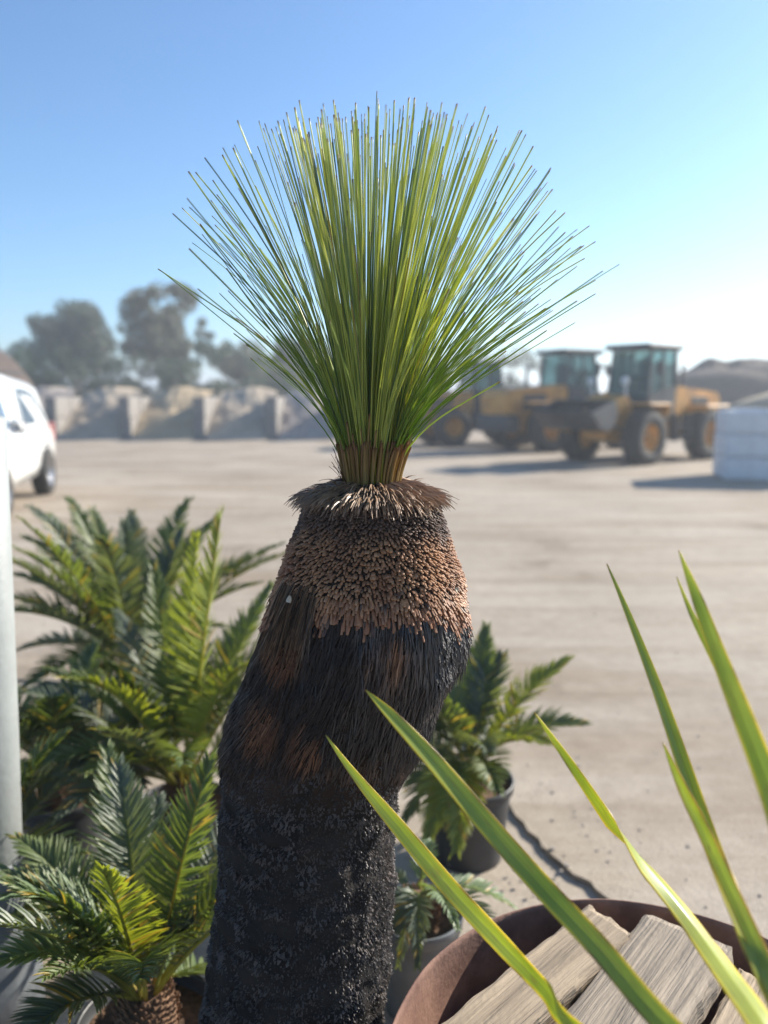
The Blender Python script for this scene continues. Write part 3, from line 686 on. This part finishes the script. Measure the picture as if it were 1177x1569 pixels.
# ------------------------------------------------------------------ storage bays
yb = atz(200, 673).y
def X(px, Y): return at(px, 640, Y).x
xs = [at(p, 672, yb).x for p in (-30, 80, 192, 306, 417, 528, 640)]
DEP = 4.2; WH = 1.55
def blockwall(x, y, w_, l, h, seed, name='concrete_wall', label='', along='y'):
    root = empty(name, (x, y, 0), label, 'wall', 'concrete block walls of the storage bays'); m = MB(); random.seed(seed)
    bh = h/2; nb = max(1, round(l/1.5)); bl = l/nb
    for k in range(2):
        for i in range(nb):
            o = rnd(-.02, .02)
            dd = (w_, bl-.015, bh-.012) if along == 'y' else (bl-.015, w_, bh-.012)
            cc = (x+o, y+bl*(i+.5), bh*(k+.5)) if along == 'y' else (x+bl*(i+.5), y+o, bh*(k+.5))
            m.box(cc, dd, None, .03)
    m.build('blocks', M['concrete'], root); return root
names = ['far left, hidden by the white car', 'just right of the white car', 'second from the white car, beside golden sand', 'third from the white car', 'nearest the needle crown on its left', 'behind the needles of the grass tree', 'farthest right, behind the grass tree neck']
for i, x in enumerate(xs): blockwall(x, yb, .42, DEP, WH, i, label='concrete block dividing wall '+names[i])
blockwall(xs[0]-.3, yb+DEP+.34, .6, xs[-1]-xs[0]+.6, WH, 99, label='long concrete back wall running behind all the storage bays', along='x')
mats = ['heap_grey', 'heap_tan', 'heap_gold', 'heap_tan', 'heap_grey', 'heap_tan']
hl = ['heap of grey gravel in the bay hidden by the white car', 'sloping heap of pale tan soil in the bay beside the white car', 'heap of golden sand in the second bay from the car', 'heap of light sand with lumpy top in the third bay from the car', 'heap of grey brown gravel in the bay left of the needle crown', 'heap of tan sand in the bay behind the grass tree']
for i in range(6):
    x0, x1 = xs[i]+.22, xs[i+1]-.22
    def h(x, y, i=i, x0=x0, x1=x1):
        u = (x-x0)/(x1-x0); v = (y-yb+.12)/DEP
        z = 2.1*cl((v+.05)/.8)**.9*(1-.10*abs(u-.5-.2*N3(i, 3))*2)+.12*N3(x*1.1, y*1.1, i)+.05*N3(x*4, y*4, i)-.1
        return z-.05 if y > yb-.05 else -.04
    o = grid(x0, x1, yb-.12, yb+DEP, 40, 44, h).build('soil_heap', M[mats[i]], None, True); tag(o, hl[i], 'heap', 'heaps in the storage bays')
def mound(name, c, rx, ry, h, mt, label, seed, cat='heap'):
    m = MB(); n = 44; vs = [V((c[0], c[1], h))]; R = 26
    for j in range(1, R+1):
        t = j/R
        for k in range(n):
            a = 2*pi*k/n; rr = 1+.18*N3(cos(a)*1.5, sin(a)*1.5, seed); x = c[0]+rx*t*rr*cos(a); y = c[1]+ry*t*rr*sin(a)
            z = h*(1-t**2.4)*(1+.22*N3(x*.35, y*.35, seed))+.12*h*N3(x*.9, y*.9, seed)*(1-t); vs.append(V((x, y, z if j < R else -.05)))
    m.add(vs, [(0, 1+k, 1+(k+1) % n) for k in range(n)]+[(1+j*n+k, 1+(j+1)*n+k, 1+(j+1)*n+(k+1) % n, 1+j*n+(k+1) % n) for j in range(R-1) for k in range(n)])
    return tag(m.build(name, M[mt], None, True), label, cat)
mound('mulch_heap', (at(1150, 600, 40).x, 40, 0), 7, 6, 3.5, 'mulch', 'big dark mulch heap behind the loaders at the far right', 4)
mound('gravel_heap', (at(-30, 600, 38).x-.9, 38, 0), 4.4, 5, 4.3, 'mulch', 'brown stockpile rising behind the white car roof', 6)
mound('sand_heap', (at(1175, 620, 25).x+1.2, 25.5, 0), 3.2, 3, 1.75, 'heap_gold', 'low yellow brown sand heap behind the stacked white blocks', 8)

# ------------------------------------------------------------------ trees
def gumtree(name, label, base, H, rad, seed, tone, nclump=34, leaf=.30, per=330, bush=False, cat='tree', squash=.8, group='trees beyond the bays'):
    random.seed(seed); root = empty(name, base, label, cat, group); b = V(base); m = MB(); tips = []
    def limb(p, d, L, r, lev):
        pts = [p]; rs = [r]; q = p.copy(); dd = d.copy()
        for i in range(5):
            dd = (dd+V((rnd(-.18, .18), rnd(-.18, .18), .05))).normalized(); q = q+dd*(L/5); pts.append(q.copy()); rs.append(r*(1-.11*(i+1)))
        m.tube(pts, rs, 7)
        if lev == 0: tips.append(q); tips.append(pts[3]); return
        for k in range(3):
            a = rnd(0, 6.28); e = rnd(.35, .9)
            ax = V((cos(a)*sin(e), sin(a)*sin(e), cos(e))); nd = (dd*.45+ax).normalized(); limb(pts[random.choice((3, 4, 5))], nd, L*rnd(.55, .8), r*.5, lev-1)
    th = H*(.12 if bush else .32)
    for s in range(2 if not bush else 3):
        limb(b+V((rnd(-.2, .2), 0, 0)), V((rnd(-.3, .3), rnd(-.2, .2), 1)).normalized(), th*1.3, H*.022, 2)
    m.build('trunk', M['bark'], root, True)
    m = MB(); cl_ = []
    for t in tips[:nclump//2]: cl_.append((t+V((0, 0, rnd(0, .4))), rad*rnd(.18, .34)))
    cz = H*(.66 if not bush else .5)
    while len(cl_) < nclump:
        a = rnd(0, 6.28); u = rnd(.2, 1)**.6; z = rnd(-1, 1); rr = rad*u*math.sqrt(max(0, 1-z*z*.8))
        p = b+V((rr*cos(a), rr*sin(a)*.8, cz+z*H*(.34 if not bush else .45)*squash))
        if N3(p.x*.5, p.y*.5+seed, p.z*.5) > -.02: cl_.append((p, rad*rnd(.10, .26)))
    for p, r in cl_:
        t0 = rnd(.75, 1.2); cnt = int(per*(r/rad/.25)**1.6)
        for i in range(cnt):
            d = V((random.gauss(0, 1), random.gauss(0, 1), random.gauss(0, .7))).normalized()*r*rnd(.3, 1)**.6; c = p+d
            if c.z < .15: continue
            a = V((rnd(-1, 1), rnd(-1, 1), rnd(-1, .3))).normalized(); bb = a.orthogonal().normalized(); L = leaf*rnd(.6, 1.3); W = L*.32
            col = tuple(q*t0*rnd(.7, 1.25) for q in tone)
            m.add([c-a*L/2, c+bb*W/2, c+a*L/2, c-bb*W/2], [(0, 1, 2, 3)], [col]*4)
    m.build('crown', M['gum'], root); return root
g1, g2, g3 = (.11, .13, .08), (.16, .155, .085), (.06, .10, .04)
gumtree('gum_tree', 'spreading gum tree farthest left behind the first bay', (at(118, 600, 58).x, 58, 0), 8.4, 4.0, 41, g1, 90, per=290)
gumtree('gum_tree', 'tallest gum tree, its olive crown above the second bay', (at(258, 600, 54).x, 54, 0), 8.3, 3.1, 52, g2, 120, per=300, squash=1.2)
gumtree('gum_tree', 'smaller rounded gum tree between the tall gum and the needle crown', (at(385, 600, 60).x, 60, 0), 5.8, 3.6, 43, g2, 60, per=330)
gumtree('gum_tree', 'dark low tree seen through the left needles of the grass tree', (at(470, 600, 62).x, 62, 0), 6.0, 3.4, 44, g1, 60, per=330)
gumtree('gum_tree', 'small bluish tree showing just right of the lower needles', (at(668, 600, 60).x, 60, 0), 4.8, 1.9, 45, g1, 22, per=330)
gumtree('gum_tree', 'narrow distant tree rising between the two left loader cabs', (at(826, 600, 75).x, 75, 0), 5.0, 1.6, 46, g1, 20, per=330)
for i, (px, Y_, H, R_) in enumerate(((20, 48, 2.9, 2.3), (75, 52, 3.2, 2.4), (150, 48, 2.6, 2.4), (212, 50, 2.9, 2.2), (300, 50, 2.5, 2.0), (345, 53, 3.4, 1.9), (440, 52, 3.0, 2.3), (520, 54, 3.2, 2.5), (600, 56, 3, 2.6), (720, 60, 3.2, 2.6), (790, 62, 3.4, 2.4))):
    lb = ['green shrub behind the white car roof', 'dense dark shrub behind the bay next to the white car', 'low shrub under the spreading gum tree', 'shrub between the two largest gum trees', 'dark shrub under the right side of the tallest gum', 'bright green shrub between tall gum and smaller rounded gum', 'shrub below the smaller rounded gum, beside the needles', 'shrub behind the left needles of the grass tree', 'shrub hidden behind the grass tree needle base', 'shrub behind the leftmost loader', 'shrub in the gap between the leftmost and middle loaders'][i]
    gumtree('shrub', lb, (at(px, 600, Y_).x, Y_, 0), H*1.7, R_*1.5, 60+i, g3 if i in (0, 5) else (.09, .115, .06), 46, .24, 300, True, 'shrub', .8, 'shrubs behind the bays')

# ------------------------------------------------------------------ wheels
def wheel(root, c, r, wd, rimm, sgn, lug=True):
    m = MB(); c = V(c); hw = wd/2
    m.lathe([(r*.52, -hw*.8), (r*.6, -hw), (r*.88, -hw), (r*.97, -hw*.8), (r, -hw*.4), (r, hw*.4), (r*.97, hw*.8), (r*.88, hw), (r*.6, hw), (r*.52, hw*.8), (r*.52, -hw*.8)], c, 36, 'y')
    if lug:
        for k in range(22):
            a = 2*pi*k/22; R = Matrix.Rotation(-a, 3, 'Y')
            for s in (-1, 1): m.box(c+R @ V((r*.99, s*hw*.5, 0)), (r*.07, hw*.85, r*.10), R @ Matrix.Rotation(s*.5, 3, 'X'))
    t = m.build('wheel', M['tyre'], root, True)
    m = MB(); m.lathe([(.001, sgn*hw*.35), (r*.14, sgn*hw*.35), (r*.15, sgn*hw*.62), (r*.2, sgn*hw*.62), (r*.22, sgn*hw*.25), (r*.4, sgn*hw*.2), (r*.5, sgn*hw*.75), (r*.54, sgn*hw*.8), (r*.53, -sgn*hw*.7), (.001, -sgn*hw*.6)], c, 28, 'y')
    for k in range(8):
        a = 2*pi*k/8; m.tube([c+V((r*.3*cos(a), sgn*hw*.2, r*.3*sin(a))), c+V((r*.3*cos(a), sgn*hw*.34, r*.3*sin(a)))], r*.03, 6)
    m.build('rim', rimm, t, False); return t
# ------------------------------------------------------------------ wheel loader, nose along +x
def make_loader(label, bucket_z=.25, arm=0):
    root = empty('wheel_loader', (0, 0, 0), label, 'loader', 'yellow wheel loaders parked in a row'); r = .68
    Yw = .98
    m = MB(); m.prism([(-.35, .62), (-.2, .55), (-2.6, .55), (-2.75, .75), (-2.75, 1.1), (-.4, 1.1)], -.45, .45); m.build('rear_frame', M['yellow'], root)
    m = MB(); m.prism([(-.55, 1.1), (-2.95, 1.1), (-3.0, 1.62), (-2.85, 1.83), (-.7, 2.0), (-.55, 1.98)], -.62, .62)
    hood = m.build('engine_hood', M['yellow'], root)
    for s in (-1, 1):
        m = MB(); m.box((-1.9, s*.61, 1.46), (.9, .03, .5), None, .01)
        for k in range(5): m.box((-1.9, s*.63, 1.28+.09*k), (.85, .02, .05))
        m.build('grille', M['dark'], hood)
    m = MB(); m.box((-2.82, 0, .82), (.5, 1.7, .52), None, .08); m.build('counterweight', M['dark'], root)
    m = MB(); m.tube([(-1.5, .3, 1.9), (-1.5, .3, 2.5), (-1.56, .3, 2.58)], .05, 10); m.build('exhaust_pipe', M['steel'], root)
    # cab
    m = MB(); m.prism([(-.62, 1.1), (-.62, 1.98), (-.55, 2.0), (.55, 1.75), (.62, 1.55), (.5, 1.05)], -.66, .66); cab = m.build('cab', M['dark'], root)
    m = MB(); x0, x1 = -.66, .60
    for s in (-1, 1):
        m.tube([(x0, s*.63, 1.9), (x0+.03, s*.6, 2.92)], .05, 4); m.tube([(x1, s*.63, 1.6), (x1-.16, s*.58, 2.92)], .045, 4); m.tube([(-.05, s*.64, 1.7), (-.05, s*.6, 2.92)], .04, 4)
    m.box((-.05, -.0, 2.0-.0), (.02, 1.2, .02)); m.build('cab_pillars', M['dark'], cab)
    m = MB(); m.box((-.07, 0, 3.0), (1.62, 1.42, .15), None, .05); m.box((.72, 0, 2.95), (.12, 1.2, .06), None, .02); m.build('cab_roof', M['dark'], cab)
    for s in (-1, 1):
        m = MB(); m.add([(x0+.02, s*.625, 1.92), (-.09, s*.63, 1.82), (-.09, s*.6, 2.9), (x0+.05, s*.6, 2.9)], [(0, 1, 2, 3)]); m.add([(-.01, s*.63, 1.78), (x1-.03, s*.625, 1.62), (x1-.19, s*.59, 2.9), (-.01, s*.6, 2.9)], [(0, 1, 2, 3)]); m.build('side_window', M['glass'], cab)
    m = MB(); m.add([(x1+.02, -.58, 1.62), (x1+.02, .58, 1.62), (x1-.13, .54, 2.9), (x1-.13, -.54, 2.9)], [(0, 1, 2, 3)]); m.build('windscreen', M['glass'], cab)
    m = MB(); m.add([(x0-.02, -.58, 2.0), (x0-.02, .58, 2.0), (x0+.01, .54, 2.9), (x0+.01, -.54, 2.9)], [(0, 1, 2, 3)]); m.build('rear_window', M['glass'], cab)
    m = MB(); m.box((-.2, 0, 1.95), (.45, .5, .12), None, .04); m.box((-.42, 0, 2.3), (.12, .48, .7), None, .04); m.build('seat', M['dark'], cab)
    m = MB(); m.tube([(.42, 0, 1.8), (.22, 0, 2.15)], .04, 8); m.box((.2, 0, 2.17), (.3, .36, .03), Matrix.Rotation(-.5, 3, 'Y'), .01); m.build('steering_column', M['dark'], cab)
    # front frame
    m = MB(); m.prism([(-.3, .6), (1.0, .5), (2.0, .62), (2.05, 1.0), (1.55, 1.75), (1.1, 1.75), (.6, 1.0), (-.3, .95)], -.36, .36); m.build('front_frame', M['yellow'], root)
    for s in (-1, 1):
        m = MB(); m.prism([(1.15, 1.55), (1.35, 1.78), (2.1, 1.5), (2.62, 1.05), (2.58, .82), (2.4, .82), (1.9, 1.15)], s*.45-.06, s*.45+.06); m.build('lift_arm', M['yellow'], root)
        m = MB(); m.tube([(1.2, s*.3, .85), (2.2, s*.38, 1.12)], .06, 8); m.build('lift_cylinder', M['steel'], root)
        m = MB(); m.box((.9, s*Yw*.93, 1.52), (.9, .62, .05), None, .02); m.box((.5, s*Yw*.93, 1.36), (.05, .6, .34), Matrix.Rotation(-.35, 3, 'Y'), .01); m.build('fender', M['yellow'], root)
        m = MB(); m.box((-1.95, s*Yw*.9, 1.46), (1.15, .6, .05), None, .02); m.box((-1.36, s*Yw*.9, 1.28), (.05, .6, .4), Matrix.Rotation(.35, 3, 'Y'), .01); m.build('fender', M['yellow'], root)
        m = MB(); m.box((-.5, s*.92, .62), (.6, .3, .05), None, .01); m.box((-.5, s*.92, .92), (.6, .26, .05), None, .01); m.box((-.8, s*.92, .9), (.05, .26, .7)); m.box((-.2, s*.92, .9), (.05, .26, .7)); m.build('steps', M['dark'], root)
        m = MB(); m.tube([(1.42, s*.5, 1.7), (1.42, s*.52, 2.02)], .03, 6); m.box((1.48, s*.52, 2.1), (.12, .2, .2), None, .04); m.build('headlight', M['lamp'], root)
        m = MB(); m.tube([(.5, s*.66, 2.5), (.62, s*.9, 2.55)], .02, 6); m.box((.64, s*.95, 2.45), (.04, .18, .34), None, .01); m.build('mirror', M['dark'], cab)
        wheel(root, (1.22, s*Yw, r), r, .5, M['yellow'], s); wheel(root, (-1.62, s*Yw, r), r, .5, M['yellow'], s)
    m = MB(); m.tube([(1.45, 0, 1.7), (2.05, 0, 1.55), (2.35, 0, 1.3)], [.1, .13, .08], 8); m.build('tilt_link', M['yellow'], root)
    # bucket: curved shell, carried a little above the ground and rolled back
    m = MB(); m.prism([(3.95, .04), (3.25, .04), (2.88, .22), (2.75, .55), (2.82, .88), (3.1, 1.12), (3.35, 1.2), (3.36, 1.15), (3.12, 1.06), (2.9, .86), (2.83, .56), (2.94, .3), (3.27, .1), (3.95, .08)], -1.2, 1.2)
    for s in (-1, 1): m.prism([(3.95, .05), (3.25, .05), (2.88, .22), (2.76, .55), (2.83, .88), (3.1, 1.12), (3.34, 1.19), (3.6, .75)], s*1.205-.02, s*1.205+.02)
    for k in range(7): m.box((4.0, -1.05+2.1*k/6, .06), (.18, .1, .05))
    Rb = Matrix.Rotation(-.75, 3, 'Y'); pv = V((2.8, 0, .5))
    m.v = [tuple(V((2.45, 0, .98))+Rb @ (V(p)-pv)*.74) for p in m.v]
    m.build('bucket', M['steel'], root); return root
L1 = make_loader('nearest wheel loader with tall dark cab and bucket beside the white blocks')
fl = atz(985, 712); al = radians(38); hd = V((-cos(al), -sin(al), 0)); lf = V((sin(al), -cos(al), 0)); s1 = .92
org = fl-hd*(1.22*s1)-lf*(.98*s1)
L1.scale = (s1,)*3; L1.location = (org.x, org.y, 0); L1.rotation_euler = (0, 0, math.atan2(hd.y, hd.x))
L2 = copy_tree(L1); L2["label"] = 'middle wheel loader with blue green cab glass, its orange hood towards the left'
p = atz(872, 690); L2.location = (p.x+.2, p.y+1.0, 0); L2.rotation_euler = (0, 0, radians(28)); L2.scale = (.96,)*3
L3 = copy_tree(L1); L3["label"] = 'leftmost wheel loader, just right of the grass tree neck'
p = atz(735, 684); L3.location = (p.x+.2, p.y+1.2, 0); L3.rotation_euler = (0, 0, radians(18)); L3.scale = (.88,)*3

# ------------------------------------------------------------------ stacked white blocks on the right
random.seed(5); o0 = atz(1109, 736); k = 0
rt = radians(-12)
for lv in range(3):
    for cx_ in range(2):
        for cy_ in range(2):
            m = MB(); m.box((0, 0, .22), (1.0, .62, .43), None, .03); m.box((0, 0, .455), (.5, .2, .04), None, .015)
            where = ['bottom', 'middle', 'top'][lv]+' layer, '+['left', 'right'][cx_]+' '+['front', 'rear'][cy_]
            ob = m.build('white_block', M['whiteblock']); tag(ob, 'white concrete block in the stack right of the loaders, '+where, 'block', 'stacked white blocks')
            ox, oy = .52+1.03*cx_+rnd(-.02, .02), .33+.65*cy_+rnd(-.015, .015)
            ob.location = (o0.x+ox*cos(rt)-oy*sin(rt), o0.y+ox*sin(rt)+oy*cos(rt), lv*.437); ob.rotation_euler = (0, 0, rt+rnd(-.015, .015)); k += 1

# ------------------------------------------------------------------ white car (nose along +y, away from the camera)
fw = atz(74, 757)        # right front wheel contact
HW = .93
CA = radians(192); _r = Matrix.Rotation(CA, 3, 'Z') @ V((-.93, -2.75, 0))
CAR = empty('parked_car', (fw.x-_r.x, fw.y-_r.y, 0), 'tall white four wheel drive parked at the left edge', 'car', rz=CA)
def cm(name, mb, mt, parent=None, sm=False):
    o = mb.build(name, M[mt], None, sm); o.parent = parent or CAR; return o
# stations along y (nose at +.85): half width low, half width high(waist), floor z, waist z
m = MB(); st = [(-3.75, .80, .80, .55, 1.02), (-3.6, .90, .88, .42, 1.10), (-2.9, .93, .92, .36, 1.12), (-1.0, .94, .92, .34, 1.10), (-.55, .94, .91, .36, 1.09), (.1, .93, .88, .40, 1.06), (.55, .88, .80, .42, 1.00), (.78, .74, .66, .46, .90), (.86, .60, .52, .52, .80)]
R_ = 14; vs = []
for y, lo, hi, z0, z1 in st:
    sec = [(-hi*.75, z1+.015), (-hi*.96, z1-.02), (-hi-.005, z1-.12), (-lo-.015, lerp(z0, z1, .55)), (-lo, lerp(z0, z1, .22)), (-lo*.94, z0), (-lo*.5, z0-.02)]
    sec = sec+[(-x, z) for x, z in sec[::-1]]
    vs += [V((x, y, z)) for x, z in sec]
fs = [(i*R_+k, (i+1)*R_+k, (i+1)*R_+(k+1) % R_, i*R_+(k+1) % R_) for i in range(len(st)-1) for k in range(R_)]+[tuple(range(R_)), tuple(range(len(st)*R_-1, (len(st)-1)*R_-1, -1))]
m.add(vs, fs); cm('body', m, 'carwhite', sm=True)
m = MB(); cab_ = [(-3.68, .82, .74, 1.08, 1.20), (-3.3, .85, .70, 1.10, 1.80), (-1.6, .86, .73, 1.10, 1.90), (-1.05, .86, .71, 1.09, 1.85), (-.25, .83, .66, 1.06, 1.12)]
vs = []
for y, lo, hi, z0, z1 in cab_:
    sec = [(-lo, z0), (-lerp(lo, hi, .9), lerp(z0, z1, .86)), (-hi*.85, z1), (hi*.85, z1), (lerp(lo, hi, .9), lerp(z0, z1, .86)), (lo, z0)]
    vs += [V((x, y, z)) for x, z in sec]
m.add(vs, [(i*6+k, (i+1)*6+k, (i+1)*6+k+1, i*6+k+1) for i in range(4) for k in range(5)]+[tuple(range(6)), tuple(range(29, 23, -1))]); cm('cabin', m, 'carwhite')
for s in (-1, 1):
    def wp(y, f):
        a = interp([(q[0],)+q[1:] for q in cab_], y); return V((s*(lerp(a[0], a[1], .9*f/.86)+.004), y, lerp(a[2], a[3], f)))
    for ys in ((-1.72, -.98, -.42), (-2.65, -1.8), (-3.35, -2.75)):
        m = MB(); lo_ = [wp(y, .08) for y in ys]; hi_ = [wp(y, .80) for y in ys]; n__ = len(ys)
        m.add(lo_+hi_, [(i, i+1, n__+i+1, n__+i) for i in range(n__-1)]); cm('side_window', m, 'carglass')
    m = MB(); m.box((s*1.0, -.78, 1.17), (.22, .12, .2), None, .045); cm('mirror', m, 'carwhite', sm=True)
    m = MB(); m.box((s*.72, .74, .82), (.22, .16, .16), Matrix.Rotation(-s*.6, 3, 'Z'), .04); cm('headlight', m, 'lamp')
    m = MB(); m.box((s*.86, -3.66, .98), (.1, .12, .34), None, .03); cm('tail_light', m, 'redlamp')
    m = MB(); m.box((s*.945, -1.75, .86), (.025, .18, .03), None, .008); cm('door_handle', m, 'chrome')
    m = MB(); m.box((s*.6, -2.1, 1.95), (.04, 1.9, .04), None, .012); cm('roof_rail', m, 'dark')
    for y in (0, -2.75):
        m = MB(); m.lathe([(.001, s*.005), (.43, s*.005), (.43, -s*.02)], (s*.935, y, .42), 30, 'x' if False else 'z')
        vs = []; ar = [V((s*.945, y+.44*cos(a), .40+.44*sin(a))) for a in [pi*i/16 for i in range(17)]]
        m = MB(); m.add(ar+[V((s*.945, y-.44, .34)), V((s*.945, y+.44, .34))], [tuple(range(19))]); cm('wheel_arch', m, 'dark')
        r = .38; t = MB(); vs = []
        Rz = Matrix.Rotation(pi/2, 4, 'Z')
        t = MB(); t.lathe([(r*.6, -.11), (r*.94, -.12), (r, -.08), (r, .08), (r*.94, .12), (r*.6, .11)], (0, 0, 0), 32, 'y'); t.v = [tuple(V((s*.88, y, r))+Rz @ V(p)) for p in t.v]; wobj = cm('wheel', t, 'tyre', sm=True)
        t = MB(); t.lathe([(.001, .05), (r*.16, .06), (r*.2, .03), (r*.5, .05), (r*.62, .115), (r*.6, -.1)], (0, 0, 0), 32, 'y'); t.v = [tuple(V((s*.88, y, r))+Rz @ V((p[0], -s*p[1], p[2]))) for p in t.v]; cm('rim', t, 'chrome', wobj)
m = MB(); a_, b_ = cab_[3], cab_[4]
def ws(t, u): y = lerp(a_[0], b_[0], t); return V((u*lerp(a_[2]*.82, b_[1]*.85, t), y+.012, lerp(a_[4], b_[4], t)+.012))
m.add([ws(.06, -1), ws(.06, 1), ws(.93, 1), ws(.93, -1)], [(0, 1, 2, 3)]); cm('windscreen', m, 'carglass')
m = MB(); m.add([V((-.66, -3.66, 1.26)), V((.66, -3.66, 1.26)), V((.56, -3.38, 1.73)), V((-.56, -3.38, 1.73))], [(0, 1, 2, 3)]); cm('rear_window', m, 'carglass')
m = MB(); m.box((0, .84, .5), (1.2, .12, .2), None, .05); cm('bumper', m, 'dark')

# ------------------------------------------------------------------ haze
hz = MB(); hz.box((0, 320, 6.3), (1240, 800, 14.8)); hm = bpy.data.materials.new('haze'); hm.use_nodes = True; nn = hm.node_tree.nodes
nn.remove(nn["Principled BSDF"]); pv = nn.new("ShaderNodeVolumePrincipled"); pv.inputs["Color"].default_value = (.88, .93, 1, 1); pv.inputs["Density"].default_value = .0032; pv.inputs["Anisotropy"].default_value = .35
hm.node_tree.links.new(pv.outputs[0], nn["Material Output"].inputs["Volume"])
struct(hz.build('haze', hm), 'stuff')
